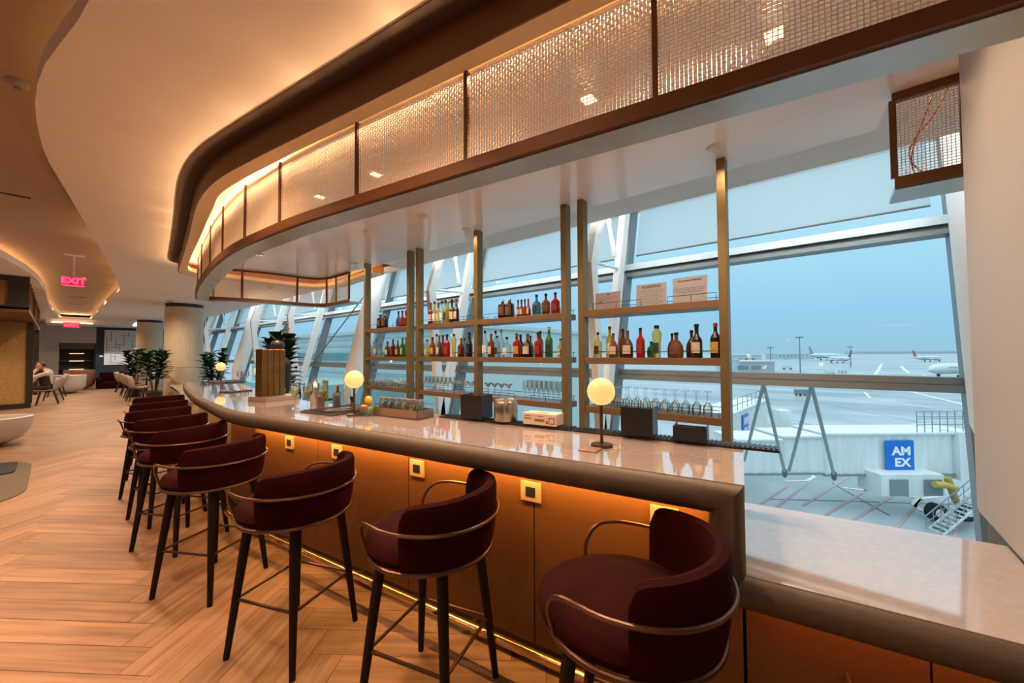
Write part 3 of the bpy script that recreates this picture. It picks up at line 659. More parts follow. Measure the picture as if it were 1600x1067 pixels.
row([(577, .30, .037, 'std', 'clear', 'k', 'w', 0), (583.5, .27, .040, 'std', 'clear', 'w', 'c', 1), (587.5, .29, .036, 'std', 'clear', 'k', 'w', 0), (595, .25, .040, 'squat', 'clear', 'w', 'c', 1), (605.5, .25, .045, 'squat', 'amber', 'k', 'c', 0), (614, .28, .038, 'std', 'brown', 'k', 'r', 0), (621.5, .26, .042, 'jug', 'brown', 'b', 'y', 0), (629, .29, .037, 'std', 'green', 'k', 'c', 0), (634.5, .31, .036, 'wine', 'yellow', 'w', 'c', 1)], D_, 0, 'middle shelf, left unit')
row([(659, .31, .038, 'std', 'clear', 'k', 'w', 0), (667.5, .25, .042, 'squat', 'pale', 'k', 'c', 0), (676, .28, .042, 'std', 'amber', 'k', 'y', 0), (682.5, .33, .037, 'std', 'clear', 'k', '', 1), (686.5, .30, .045, 'jug', 'brown', 'b', 'c', 0), (692, .31, .037, 'wine', 'amber', 'b', '', 1), (698.5, .31, .044, 'std', 'red', 'k', 'r', 0), (709, .31, .036, 'flare', 'pale', 'k', '', 0), (720.5, .25, .046, 'squat', 'brown', 'b', 'r', 0), (726, .25, .035, 'std', 'clear', 'k', '', 1), (733.5, .32, .043, 'wine', 'black', 'k', 'k', 0)], D_, 0, 'middle shelf, centre unit, left bay')
row([(758, .33, .038, 'std', 'clear', 'k', 'w', 0), (767.5, .29, .042, 'std', 'amber', 'b', 'c', 0), (774.5, .33, .037, 'std', 'clear', 'k', '', 1), (777, .26, .040, 'std', 'clear', 'k', 'k', 0), (783.5, .34, .037, 'std', 'clear', 'w', '', 1), (792, .24, .055, 'squat', 'clear', 'k', 'w', 0), (807.5, .28, .048, 'std', 'red', 'b', 'y', 0), (813.5, .27, .04, 'std', 'brown', 'k', 'c', 1), (824.5, .27, .058, 'jug', 'dark', 'b', 'c', 0), (829, .25, .04, 'jug', 'brown', 'k', '', 1), (841, .28, .044, 'std', 'red', 'k', 'r', 0), (844.5, .30, .035, 'std', 'amber', 'k', '', 1), (858, .33, .040, 'std', 'green', 'w', 'k', 0), (876, .20, .034, 'std', 'pale', 'k', 'c', 0)], D_, 0, 'middle shelf, centre unit, right bay')
row([(934.5, .25, .038, 'squat', 'pale', 'k', 'k', 0), (953, .31, .036, 'std', 'yellow', 'g', 'w', 1), (958.5, .235, .042, 'jug', 'amber', 'k', 'c', 0), (973.5, .28, .036, 'std', 'amber', 'b', '', 1), (981, .255, .048, 'jug', 'brown', 'b', 'c', 0), (1001, .275, .038, 'std', 'red', 'k', 'r', 0), (1018, .15, .038, 'std', 'green', 'k', 'k', 1), (1026.5, .29, .042, 'flare', 'pale', 'k', 'k', 0), (1050.5, .22, .04, 'jug', 'brown', 'k', '', 1), (1057, .22, .055, 'jug', 'amber', 'k', 'b', 0), (1081, .24, .045, 'jug', 'brown', 'k', '', 1), (1089, .285, .043, 'wine', 'black', 'k', 'c', 0), (1118.5, .285, .040, 'std', 'dark', 'r', 'y', 0)], D_, 0, 'middle shelf, right unit')

# warning signs
def sign(px0, px1, z1, mtc, title, lines, lab, tsize, body=None):
    a = unpix(px0, 470, 'x', 3.44); b_ = unpix(px1, 470, 'x', 3.44); W_ = a.y - b_.y; H_ = z1 - U
    t = tag(empty('warning_sign', (3.44, (a.y + b_.y) / 2, U)), lab, 'sign', 'printed signs on the upper shelf')
    t.rotation_euler = (0, math.radians(4), 0)
    MB().box((0, 0, H_ / 2), (.004, W_, H_)).build('board', mtc, t)
    ink = mat('sign_ink', (.03, .03, .035), .6); xd = (0, -1, 0); ud = (0, 0, 1)
    if title: text('heading', title, tsize, ink, t, (-.0026, 0, H_ * .86), xd, ud, bold=.0009, depth=.0003)
    g = MB()
    for i in range(lines):
        z = H_ * (.70 - .085 * i); L = W_ * (.8 if i % 3 != 2 else .5) * .5; g.bx(-.0028, -.0022, -L, L, z, z + .0022)
    if not title: g.bx(-.0028, -.0022, -.018, .006, H_ * .84, H_ * .92).bx(-.0028, -.0022, W_ * .22, W_ * .36, H_ * .44, H_ * .5)
    if lines: g.build('print_lines', ink, t)
    if body: text('body_text', body, .017, ink, t, (-.0026, 0, H_ * .5), xd, ud, depth=.0003)
    return t
sg = mat('sign_board_rose', (.26, .21, .23), .5); sg2 = mat('sign_board_grey', (.27, .27, .31), .5)
s_ = sign(930, 969, 2.105, sg, '', 3, 'small rose-tinted printed sign at the left end of the upper shelf', .02)
s_ = sign(994, 1041, 2.14, sg2, 'WARNING', 8, 'grey printed board headed WARNING in the middle of the upper shelf', .036)
s_ = sign(1051, 1105, 2.16, sg2, 'Government WARNING', 0, 'grey printed board headed Government WARNING at the right of the upper shelf', .0185, 'According to the Surgeon General,\nwomen should not drink alcoholic\nbeverages during pregnancy')

# glassware on the lowest shelves
GP = {'wine': [(.0, .0), (.034, .0), (.034, .003), (.005, .008), (.0035, .02), (.0035, .085), (.012, .095), (.033, .125), (.037, .15), (.030, .195), (.028, .195), (.034, .15), (.030, .127), (.010, .100), (0, .098)],
      'martini': [(.0, .0), (.036, .0), (.036, .003), (.005, .008), (.0035, .02), (.0035, .10), (.052, .165), (.050, .165), (.003, .106), (0, .105)],
      'flute': [(.0, .0), (.030, .0), (.030, .003), (.005, .008), (.0035, .02), (.0035, .08), (.015, .095), (.024, .14), (.022, .215), (.020, .215), (.022, .14), (.012, .098), (0, .096)],
      'coupe': [(.0, .0), (.034, .0), (.034, .003), (.005, .008), (.0035, .02), (.0035, .10), (.02, .108), (.045, .135), (.048, .155), (.046, .155), (.042, .137), (.018, .112), (0, .110)]}
GPRO = {}
def stemware(kind, x, y, z, inv, lab, group):
    key = (kind, inv)
    if key not in GPRO:
        P = GP[kind]; H_ = max(p[1] for p in P)
        if inv: P = [(r, H_ - q) for r, q in P][::-1]
        GPRO[key] = MB().lathe(P, n=16).build(kind + '_glass' if kind != 'coupe' else 'coupe_glass', M_THING, None, True); o = GPRO[key]
    else: o = GPRO[key].copy(); COL.objects.link(o)
    o.location = (x, y, z); tag(o, lab, 'glass', group); return o
ORD = ['', 'first', 'second', 'third', 'fourth', 'fifth', 'sixth', 'seventh', 'eighth', 'ninth', 'tenth', 'eleventh', 'twelfth', 'thirteenth', 'fourteenth', 'fifteenth']
def glassrow(kind, inv, ya, yb, n, rows, where):
    for j in range(rows):
        for i in range(n):
            y = yb + (ya - yb) * (i + .5) / n
            stemware(kind, 3.43 + j * .105, y + j * .02, .997, inv, ('upside-down ' if inv else '') + {'wine': 'wine glass', 'martini': 'martini glass', 'flute': 'champagne flute', 'coupe': 'coupe glass'}[kind] + ', ' + ORD[n - i] + ' from left in the ' + ('back' if j else 'front') + ' row, ' + where, ('stemware: ' + kind + 's on ' + where))
glassrow('wine', True, .76, 1.80, 12, 2, 'bottom shelf of right unit')
glassrow('flute', False, 2.20, 2.72, 8, 2, 'bottom shelf of centre unit')
glassrow('martini', False, 2.88, 3.32, 4, 1, 'bottom shelf of centre unit')
glassrow('coupe', False, 3.50, 3.95, 4, 2, 'bottom shelf of centre unit')
glassrow('wine', False, 3.98, 4.58, 7, 2, 'bottom shelf of centre unit')
glassrow('wine', True, 4.90, 6.04, 13, 2, 'bottom shelf of left unit')

# ---------------------------------------------------------------- bar
EDGE = resample(catmull([B(-.882, 0), B(0, 0), B(1, 0), B(2, 0), B(2.65, 0.01), Vector((.925, 4.45, 0)), Vector((1.0, 5.5, 0)), Vector((1.17, 6.95, 0)), Vector((1.34, 8.05, 0))], 12), .06)
BH = 1.07; LH = .772
BR = .058                                 # bullnose radius
bt = tag(empty('bar_counter', (1.4, 2, 0)), 'long curved bar with blush stone top, leather edge and amber leather front', 'bar counter')
OB = Vector((1.4, 2, 0))
def bb(m, name, mt, par=None, **k):
    m.v = [tuple(Vector(v) - OB) for v in m.v]; return m.build(name, mt, par or bt, **k)
top_o = [p for p in EDGE]; back = offset(EDGE, .68)
poly = [(p.x, p.y) for p in offset(EDGE, .045)] + [(p.x, p.y) for p in back[::-1]]
b = MB()
n = len(EDGE); V = []; F = []
ei = offset(EDGE, .045)
for i in range(n):
    V += [ei[i] + Vector((0, 0, BH)), back[i] + Vector((0, 0, BH)), back[i] + Vector((0, 0, BH - .05)), ei[i] + Vector((0, 0, BH - .05))]
for i in range(n - 1):
    for k in range(4): F.append((4 * i + k, 4 * i + (k + 1) % 4, 4 * i + 4 + (k + 1) % 4, 4 * i + 4 + k))
F += [(3, 2, 1, 0), tuple(4 * (n - 1) + k for k in range(4))]
b.add(V, F); bb(b, 'countertop', M_STONE)
# end cap facing the low counter (stone waterfall)
pr = [(.045 if False else 0, 0)]
wp = MB(); V = []
for off_, in ((.05,), (.68,)):
    pass
q = [B(-.875, .05, LH - .04), B(-.875, .68, LH - .04), B(-.875, .68, BH - .001), B(-.875, .05, BH - .001), B(-.835, .05, LH - .04), B(-.835, .68, LH - .04), B(-.835, .68, BH - .052), B(-.835, .05, BH - .052)]
MBw = MB(); MBw.add(q, [(0, 1, 2, 3), (7, 6, 5, 4), (0, 4, 5, 1), (1, 5, 6, 2), (2, 6, 7, 3), (3, 7, 4, 0)]); bb(MBw, 'end_panel', M_STONE)
# bullnose profile: from top inner to bottom
def bull(zt):
    P = [(.05, zt - .001)]
    for k in range(9):
        a = PI / 2 + k * PI / 8; P.append((.055 + .055 * math.cos(a), zt - .056 + .055 * math.sin(a)))
    P += [(.20, zt - .112), (.20, zt - .06), (.05, zt - .06)]; return P
BP = [(o_, BH - z_) for o_, z_ in bull(BH)]      # (offset, depth below the outer edge)
def padded(rings):
    m = MB(); k_ = len(BP); V = [p for r in rings for p in r]; F = []
    for i in range(len(rings) - 1):
        for k in range(k_): F.append((i * k_ + k, (i + 1) * k_ + k, (i + 1) * k_ + (k + 1) % k_, i * k_ + (k + 1) % k_))
    F += [tuple(range(k_)), tuple((len(rings) - 1) * k_ + k for k in range(k_))[::-1]]; m.add(V, F); return m
def ring_at(i): 
    t = (EDGE[min(i + 1, n - 1)] - EDGE[max(i - 1, 0)]).normalized(); nn = Vector((t.y, -t.x, 0)); return [EDGE[i] + nn * o_ + Vector((0, 0, BH - d_)) for o_, d_ in BP]
RG = [ring_at(i) for i in range(n - 1, 2, -1)] + [[B(-.882 + d_, o_, BH - d_) for o_, d_ in BP], [B(-.882 + d_, o_, LH - d_) for o_, d_ in BP]]
bb(padded(RG), 'padded_edge', M_BULL, smooth=True)
bb(MB().box(B(-.83, .16, (BH + LH) / 2 - .05), (.07, .09, BH - LH), BA), 'corner_block', M_BULL)
# low counter
LE = [B(-1.615, 0), B(-1.3, 0), B(-.884, 0)]
lowb = offset(LE, .77); lowi = offset(LE, .045)
def topstrip(A, C, z, th):
    V = []; F = []; n = len(A)
    for i in range(n): V += [A[i] + Vector((0, 0, z)), C[i] + Vector((0, 0, z)), C[i] + Vector((0, 0, z - th)), A[i] + Vector((0, 0, z - th))]
    for i in range(n - 1):
        for k in range(4): F.append((4 * i + k, 4 * i + (k + 1) % 4, 4 * i + 4 + (k + 1) % 4, 4 * i + 4 + k))
    F += [(3, 2, 1, 0), tuple(4 * (n - 1) + k for k in range(4))]; m = MB(); m.add(V, F); return m
low = tag(empty('low_counter', (1.5, -.5, 0)), 'lower stone counter section beside the window, stepping down from the bar end', 'counter')
def lb(m, name, mt, **k):
    m.v = [tuple(Vector(v) - Vector((1.5, -.5, 0))) for v in m.v]; return m.build(name, mt, low, **k)
lb(MB().prism([(p.x, p.y) for p in (B(-.876, .045), B(-.876, .77), B(-1.742, .77), B(-1.622, .045))], LH - .05, LH), 'countertop', M_STONE)
lb(padded([[B(-.8825 + d_, o_, LH - d_) for o_, d_ in BP], [B(-1.615, o_, LH - d_) for o_, d_ in BP]]), 'padded_edge', M_BULL, smooth=True)
# front panels of bar (amber leather), split at seams
FACE = offset(EDGE, .20)
seam_s = [-.86, -.10 - .0, .835, 1.75, 2.7]
def cut(P, a, b_): return [p for p in P if a <= (p - BO).dot(UB) <= b_]
segs = []
sv = [(-.87, -.0), (.0, .845), (.845, 1.75), (1.75, 2.62)]
for a, c in sv:
    A_ = [B(a + .003, .2), B((a + c) / 2, .2), B(c - .003, .2)]
    bb(MB().sweep(A_, [(0, .12), (.03, .12), (.03, .97), (0, .97)]), 'front_panel', M_FACE, bevel=.002)
rest = [p for p in FACE if (p - BO).dot(UB) > 2.63]
step = 14
for i in range(0, len(rest) - 2, step):
    ch = rest[i:i + step + 1]
    if len(ch) > 2: bb(MB().sweep(ch, [(0, .12), (.03, .12), (.03, .97), (0, .97)]), 'front_panel', M_FACE if i < step * 1 else mat('pale_taupe_panel', (.33, .27, .20), .5))
bb(MB().sweep(offset(EDGE, .26), [(0, 0), (.03, 0), (.03, .13), (0, .13)]), 'toe_kick', M_KICK)
bb(MB().sweep(offset(EDGE, .64), [(0, 0), (.03, 0), (.03, 1.02), (0, 1.02)]), 'rear_panel', M_KICK)
bb(MB().sweep([EDGE[-1] + Vector((.2, -.01, 0)), EDGE[-1] + Vector((.66, -.08, 0))], [(0, 0), (.03, 0), (.03, 1.02), (0, 1.02)]), 'far_end_panel', MATS['pale_taupe_panel'])
for a, c in ((-1.645, -1.36), (-1.36, -.875)):
    A_ = [B(a + .003, .2), B(c - .003, .2)]; lb(MB().sweep(A_, [(0, .0), (.03, .0), (.03, .66), (0, .66)]), 'front_panel', M_FACE, bevel=.002)
lb(MB().sweep([B(-1.735, .74), B(-.9, .74)], [(0, 0), (.03, 0), (.03, .72), (0, .72)]), 'rear_panel', M_WHITE)
# hook under low counter
tag(MB().tube([B(-1.16, .195, .46), B(-1.16, .15, .46), B(-1.16, .135, .43), B(-1.16, .15, .39), B(-1.16, .17, .385)], .006, 8).build('bag_hook', M_BRASS, None, True), 'small brass bag hook on the low counter front', 'hook')
# foot rail with brackets, pale brass
fr = offset(EDGE, .075); fr = [p + Vector((0, 0, .175)) for p in fr][2:]
rail = bb(MB().tube(fr, .021, 14), 'foot_rail', M_BRASS, smooth=True)
for s_ in (-.5, .35, 1.25, 2.1):
    m = MB().tube([B(s_, .075, .175), B(s_, .09, .13), B(s_, .26, .10)], .01, 8); m.v = [tuple(Vector(v) - OB) for v in m.v]; m.build('rail_bracket', M_BRASS, rail)
# outlets
for s_, wd in ((2.10, .085), (1.52, .085), (.769, .095), (.012, .10), (-.60, .10)):
    p = B(s_, .2, .845); nb_ = NB; M3 = Matrix((UB, NB, Vector((0, 0, 1)))).transposed()
    m = MB().box(p - NB * .006, (.11, .012, .095), M=M3); pl = bb(m, 'outlet_plate', M_PLATE, bevel=.002)
    m = MB().box(p - NB * .0125, (.052, .004, .046), M=M3); m.v = [tuple(Vector(v) - OB) for v in m.v]; so = m.build('outlet_socket', M_BLACKP, pl)
# LED under the padded edge
for a in [-.8 + .85 * i for i in range(4)]:
    d = (NB * .35 + Vector((0, 0, -.9))).normalized(); mid = B(a + .42, .13, .955)
    o = area('bar_led', mid, (0, 0, 0), .85, .012, 2.6, (1, .50, .14)); o.rotation_euler = Matrix((UB, d.cross(UB) * -1, -d)).transposed().to_euler()
led2 = [p for p in offset(EDGE, .13) if (p - BO).dot(UB) > 2.7]
for a, c in zip(led2[::14], led2[14::14]):
    mid = (a + c) / 2 + Vector((0, 0, .955)); area('bar_led', mid, (0, 0, math.atan2(c.y - a.y, c.x - a.x)), (c - a).length, .012, .7, (1, .45, .15))
o = area('bar_led', B(-1.25, .13, .655), (0, 0, math.atan2(UB.y, UB.x)), .7, .012, .45, (1, .35, .08))
# far low counter
t = tag(empty('low_counter', (1.7, 10, 0)), 'pale low counter section beyond the far end of the bar', 'counter')
MB().prism([(-.33, -1.75), (-.05, .2), (.15, 2.6), (.75, 2.6), (.60, .2), (.35, -1.75)], .72, .77).build('countertop', M_STONE, t)
MB().prism([(-.2, -1.72), (.05, .2), (.22, 2.5), (.68, 2.5), (.52, .2), (.28, -1.72)], 0, .72).build('body', M_CREAMW, t)

# ---------------------------------------------------------------- bar stools
def make_stool():
    t = empty('bar_stool')
    # seat cushion: domed, bulging forward (+y)
    b = MB(); n = 36; rings = [(.0, .792), (.08, .79), (.15, .780), (.21, .762), (.245, .738), (.258, .71), (.25, .685), (.2, .672), (0, .672)]
    V = []; F = []
    for r, z in rings:
        for k in range(n):
            a = 2 * PI * k / n; x = r * math.cos(a) * 1.0; y = r * math.sin(a); 
            if y > 0: y *= 1.14
            V.append((x, y + .01, z))
    for i in range(len(rings) - 1):
        for k in range(n): F.append((i * n + k, i * n + (k + 1) % n, (i + 1) * n + (k + 1) % n, (i + 1) * n + k))
    b.add(V, F); b.build('seat_cushion', M_VELVET, t, True)
    # wrap-around backrest
    b = MB(); V = []; F = []; m = 44; A = math.radians(82)
    prof = lambda zt: [(.235, .69), (.268, .69), (.281, .75), (.287, .82), (.289, zt - .03), (.283, zt - .008), (.265, zt), (.247, zt - .008), (.240, zt - .03), (.237, .82), (.233, .75)]
    for i in range(m + 1):
        a = -A + 2 * A * i / m; e = abs(a) / A
        k = max(0, (e - .86) / .14); drop = .055 * (1 - math.sqrt(max(0, 1 - k * k)))
        zt = .962 - .025 * e * e - drop
        for r, z in prof(zt): 
            z = min(z, zt); th = 1 - .25 * k * k
            rc = .262; r = rc + (r - rc) * th
            V.append((r * math.sin(a), -r * math.cos(a), z))
    q = 11
    for i in range(m):
        for k in range(q): F.append((i * q + k, i * q + (k + 1) % q, (i + 1) * q + (k + 1) % q, (i + 1) * q + k))
    F += [tuple(range(q)), tuple(m * q + k for k in range(q))]
    b.add(V, F); b.build('backrest', M_VELVET, t, True)
    b = MB(); P = []
    b.tube([(.268 * math.cos(2 * PI * k / 40), .268 * math.sin(2 * PI * k / 40) + .0, .682) for k in range(40)], .009, 8, closed=True)
    b.build('seat_ring', M_TUBE, t, True)
    P = []
    A2 = math.radians(128)
    P.append((-.27 * math.sin(A2 + .12), -.27 * math.cos(A2 + .12), .69)); P.append((-.292 * math.sin(A2 + .10), -.292 * math.cos(A2 + .10), .76)); P.append((-.298 * math.sin(A2), -.298 * math.cos(A2), .815)); P.append((-.299 * math.sin(A2 - .15), -.299 * math.cos(A2 - .15), .842))
    for i in range(31):
        a = -(A2 - .35) + 2 * (A2 - .35) * i / 30; P.append((.297 * math.sin(a), -.297 * math.cos(a), .845 - .012 * math.cos(a)))
    P += [(-x, y, z) for x, y, z in P[:4][::-1]]
    b = MB().tube(catmull([Vector(p) for p in P], 3), .0075, 8); b.build('arm_tube', M_TUBE, t, True)
    MB().lathe([(0, .655), (.19, .655), (.235, .672), (.235, .676), (0, .676)], n=30).build('seat_base', M_LEG, t, True)
    for sx_ in (-1, 1):
        for sy_ in (-1, 1):
            MB().tube([(sx_ * .15, sy_ * .15, .665), (sx_ * .182, sy_ * .182, .33), (sx_ * .212, sy_ * .212, 0)], [.024, .020, .0145], 12).build('leg', M_LEG, t, True)
    k = .186; z = .285
    for a, c in (((-k, -k), (k, -k)), ((k, -k), (k, k)), ((k, k), (-k, k)), ((-k, k), (-k, -k))):
        MB().tube([(a[0], a[1], z), (c[0], c[1], z)], .0075, 8).build('stretcher', M_TUBE, t, True)
    return t
stool = make_stool(); KIDS[stool.name] = kids(stool)
ST = [(-.21, -.56, 5, 'nearest the camera, beside the end of the bar'), (-.17, .32, 8, 'second from the near end of the bar'), (-.27, 1.20, 13, 'third from the near end of the bar'), (-.26, 2.18, 21, 'fourth from the near end of the bar'),
      (None, (.70, 4.12), 19, 'fifth from the near end of the bar'), (None, (.72, 4.88), 4, 'sixth from the near end'), (None, (.73, 5.65), 4, 'seventh from the near end'), (None, (.84, 6.45), 2, 'eighth from the near end'), (None, (.95, 7.3), 0, 'farthest along the bar, ninth from the near end')]
for i, (of, s_, rz, lb_) in enumerate(ST):
    t = stool if i == 0 else copy_tree(stool)
    p = B(s_, of) if of is not None else Vector((s_[0], s_[1], 0))
    t.location = (p.x, p.y, 0); t.rotation_euler = (0, 0, BA + math.radians(rz))
    tag(t, 'burgundy velvet bar stool ' + lb_, 'bar stool', 'burgundy stools along the bar')

# ---------------------------------------------------------------- globe lamps
def lamp():
    t = empty('globe_lamp')
    MB().lathe([(0, 0), (.05, 0), (.052, .004), (.05, .012), (.02, .016), (0, .016)], n=28).build('base', M_TUBE, t, True)
    MB().lathe([(.0075, .014), (.0075, .195)], n=12).build('stem', M_TUBE, t, True)
    MB().lathe([(0, .19), (.012, .19), (.026, .204), (.026, .212), (0, .212)], n=20).build('globe_holder', M_TUBE, t, True)
    MB().lathe([(.066 * math.sin(PI * k / 20), .262 - .066 * math.cos(PI * k / 20)) for k in range(21)], n=32).build('glass_globe', M_GLOBE, t, True)
    return t
lp = lamp(); KIDS[lp.name] = kids(lp)
for i, (x, y, l) in enumerate(((1.701, .868, 'nearest the camera, beside the flat coaster'), (1.418, 2.702, 'beside the black bar mat'), (1.50, 4.95, 'just left of the brass tap tower'), (1.667, 7.30, 'farthest along the bar'))):
    t = lp if i == 0 else copy_tree(lp); t.location = (x, y, BH)
    tag(t, 'glowing opal globe lamp on bronze stem, ' + l, 'table lamp', 'globe lamps on the bar')
    pl = bpy.data.lights.new('lamp_light', 'POINT'); pl.energy = 1.2; pl.color = (1, .55, .22); pl.shadow_soft_size = .066
    po = bpy.data.objects.new('lamp_light', pl); COL.objects.link(po); po.location = (x, y, BH + .262 + .0)

# ---------------------------------------------------------------- things on the bar
def on_bar(nm, loc, rz, lab, cat, group=None): return tag(empty(nm, (loc[0], loc[1], BH), rz), lab, cat, group)
# rubber rail mats along the back edge
for i, (s0, s1, l) in enumerate(((-1.02, -.05, 'black ribbed rubber bar mat overhanging the near end of the bar'), (-.04, .95, 'black rubber bar mat strip behind the white carton'))):
    P0 = B((s0 + s1) / 2, .64, BH); t = tag(empty('rubber_bar_mat', P0, BA), l, 'bar mat')
    L = s1 - s0
    MB().bx(-.05, .045, -L / 2, L / 2, 0.0005, .012).build('mat', M_BLACKP, t, bevel=.002)
    g = MB()
    for k in range(int(L / .02)): g.bx(-.042, .038, -L / 2 + .006 + k * .02, -L / 2 + .014 + k * .02, .012, .017)
    g.build('ribs', M_BLACKP, t)
# black mat with tools
t = on_bar('rubber_service_mat', (1.50, 3.02), BA, 'black rubber service mat with bar tools behind the second globe lamp', 'bar mat')
MB().bx(-.24, .24, -.20, .20, 0.0005, .010).build('mat', M_BLACKP, t, bevel=.003)
g = MB()
for k in range(22): g.bx(-.22, .22, -.19 + k * .0175, -.183 + k * .0175, .010, .014)
g.build('ribs', M_BLACKP, t)
ZT = BH + .0145
def free(mb, nm, mt, lab, cat, group=None, **k): return tag(mb.build(nm, mt, None, **k), lab, cat, group)
STEEL = mat('brushed_steel', (.55, .52, .48), .25, .9)
BWOOD = mat('walnut_handle', (.16, .08, .04), .5)
free(MB().tube([(1.30, 2.92, ZT + .008), (1.42, 2.86, ZT + .008), (1.50, 2.84, ZT + .008)], [.007, .006, .004], 8), 'bar_knife', BWOOD, 'knife with pale handle lying on the black service mat', 'knife')
t = tag(empty('bar_tongs', (1.42, 3.0, ZT)), 'steel tongs lying on the black service mat', 'tongs'); MB().box((0, .008, .005), (.22, .012, .006), .15).box((0, -.008, .005), (.22, .012, .006), .05).build('arms', STEEL, t); MB().box((.11, 0.01, .005), (.03, .03, .008)).build('hinge', STEEL, t)
t = tag(empty('cocktail_strainer', (1.60, 2.98, ZT)), 'round steel cocktail strainer on the black service mat', 'strainer'); MB().lathe([(0, .0), (.038, .0), (.042, .004), (.038, .008), (0, .008)], n=20).build('plate', STEEL, t, True); MB().box((-.09, 0, .004), (.11, .014, .005)).build('handle', STEEL, t)
t = tag(empty('jigger', (1.62, 3.12, ZT)), 'small black jigger standing on the black service mat', 'jigger'); MB().lathe([(.018, 0), (.006, .03), (.0, .031)], n=16).build('lower_cup', M_BLACKP, t, True); MB().lathe([(.006, .03), (.022, .075), (.020, .075), (.004, .034), (0, .034)], n=16).build('upper_cup', M_BLACKP, t, True)
# glasses with wine near tower
M_WINE = glassy('white_wine', (.9, .8, .3), .3, .05, (.7, .6, .15))
def wine_glass(x, y, lab):
    t = tag(empty('wine_glass', (x, y, BH)), lab, 'wine glass', 'wine glasses in front of the tap tower')
    MB().lathe([(r * 1.05, z * 1.1) for r, z in GP['wine']], n=18).build('glass', M_THING, t, True)
    MB().lathe([(0, .108), (.012, .110), (.032, .138), (.036, .148), (0, .148)], n=16).build('wine', M_WINE, t, True)
wine_glass(1.29, 3.44, 'glass of white wine nearest the brass tap tower'); wine_glass(1.33, 3.28, 'middle one of three white wine glasses by the tower'); wine_glass(1.40, 3.18, 'white wine glass nearest the cocktail shaker')
# tap tower
t = on_bar('tap_tower', (1.36, 4.22), math.radians(16), 'tall brass drinks tower of upright fins on a steel tray', 'tap tower')
M_OLDB = mat('aged_brass', (.30, .16, .05), .22, .9, noise=.25, nscale=4, stretch=(1, 1, 6))
MB().bx(-.13, .22, -.13, .13, 0, .045).build('drip_tray', mat('pinkish_steel', (.42, .32, .26), .3, .7), t, bevel=.003)
for k in range(4): MB().bx(-.116 + k * .06, -.060 + k * .06, -.05, .05, .045, .50).build('fin', M_OLDB, t, bevel=.008)
MB().bx(-.11, .11, -.04, .04, .05, .48).build('core', M_BRONZED, t)
# shaker, jars, bottles
def simple(nm, x, y, parts, lab, cat, group=None):
    t = tag(empty(nm, (x, y, BH)), lab, cat, group)
    for pn, P, mt in parts: MB().lathe(P, n=20).build(pn, mt, t, True)
    return t
simple('cocktail_shaker', 1.50, 3.56, [('cup', [(0, 0), (.034, 0), (.045, .15), (0, .15)], STEEL), ('lid', [(.045, .15), (.040, .175), (.022, .20), (.022, .225), (0, .227)], STEEL)], 'steel cocktail shaker behind the wine glasses', 'shaker')
for i, (x, y, c, l) in enumerate(((1.44, 3.30, 'red', 'tumbler of deep red syrup right of the shaker'), (1.56, 3.26, 'brown', 'tumbler of dark brown syrup behind the service mat'), (1.60, 3.36, 'amber', 'short tumbler of amber syrup beside the clear bottle'))):
    simple('tumbler', x, y, [('glass', [(0, 0), (.03, 0), (.033, .09 + .03 * (i < 2)), (.031, .09 + .03 * (i < 2)), (.028, .006), (0, .006)], M_THING), ('syrup', [(0, .007), (.0275, .007), (.029, .065 + .03 * (i < 2)), (0, .065 + .03 * (i < 2))], gm(c))], l, 'glass', 'tumblers of syrup by the service mat')
simple('clear_bottle', 1.70, 3.36, [('glass_body', [(0, 0), (.03, 0), (.032, .01), (.032, .12), (.012, .155), (.011, .20), (0, .20)], gm('clear')), ('cap', [(0, .2), (.015, .2), (.015, .228), (0, .23)], CAPS['k'])], 'clear glass bottle with black stopper behind the service mat', 'bottle')
simple('bitters_bottle', 1.66, 3.46, [('glass_body', [(0, 0), (.026, 0), (.026, .09), (.010, .12), (.010, .14), (0, .14)], gm('brown')), ('cap', [(0, .14), (.013, .14), (.013, .165), (0, .165)], CAPS['r'])], 'small brown bitters bottle with red cap', 'bottle')
t = on_bar('menu_card', (1.70, 3.80), BA - .3, 'olive green menu card standing behind the shaker', 'menu'); MB().box((0, .0, .1), (.012, .15, .19)).build('card', mat('olive_card', (.13, .15, .05), .6), t); MB().box((.02, 0, .01), (.07, .12, .02)).build('stand', M_BLACKP, t)
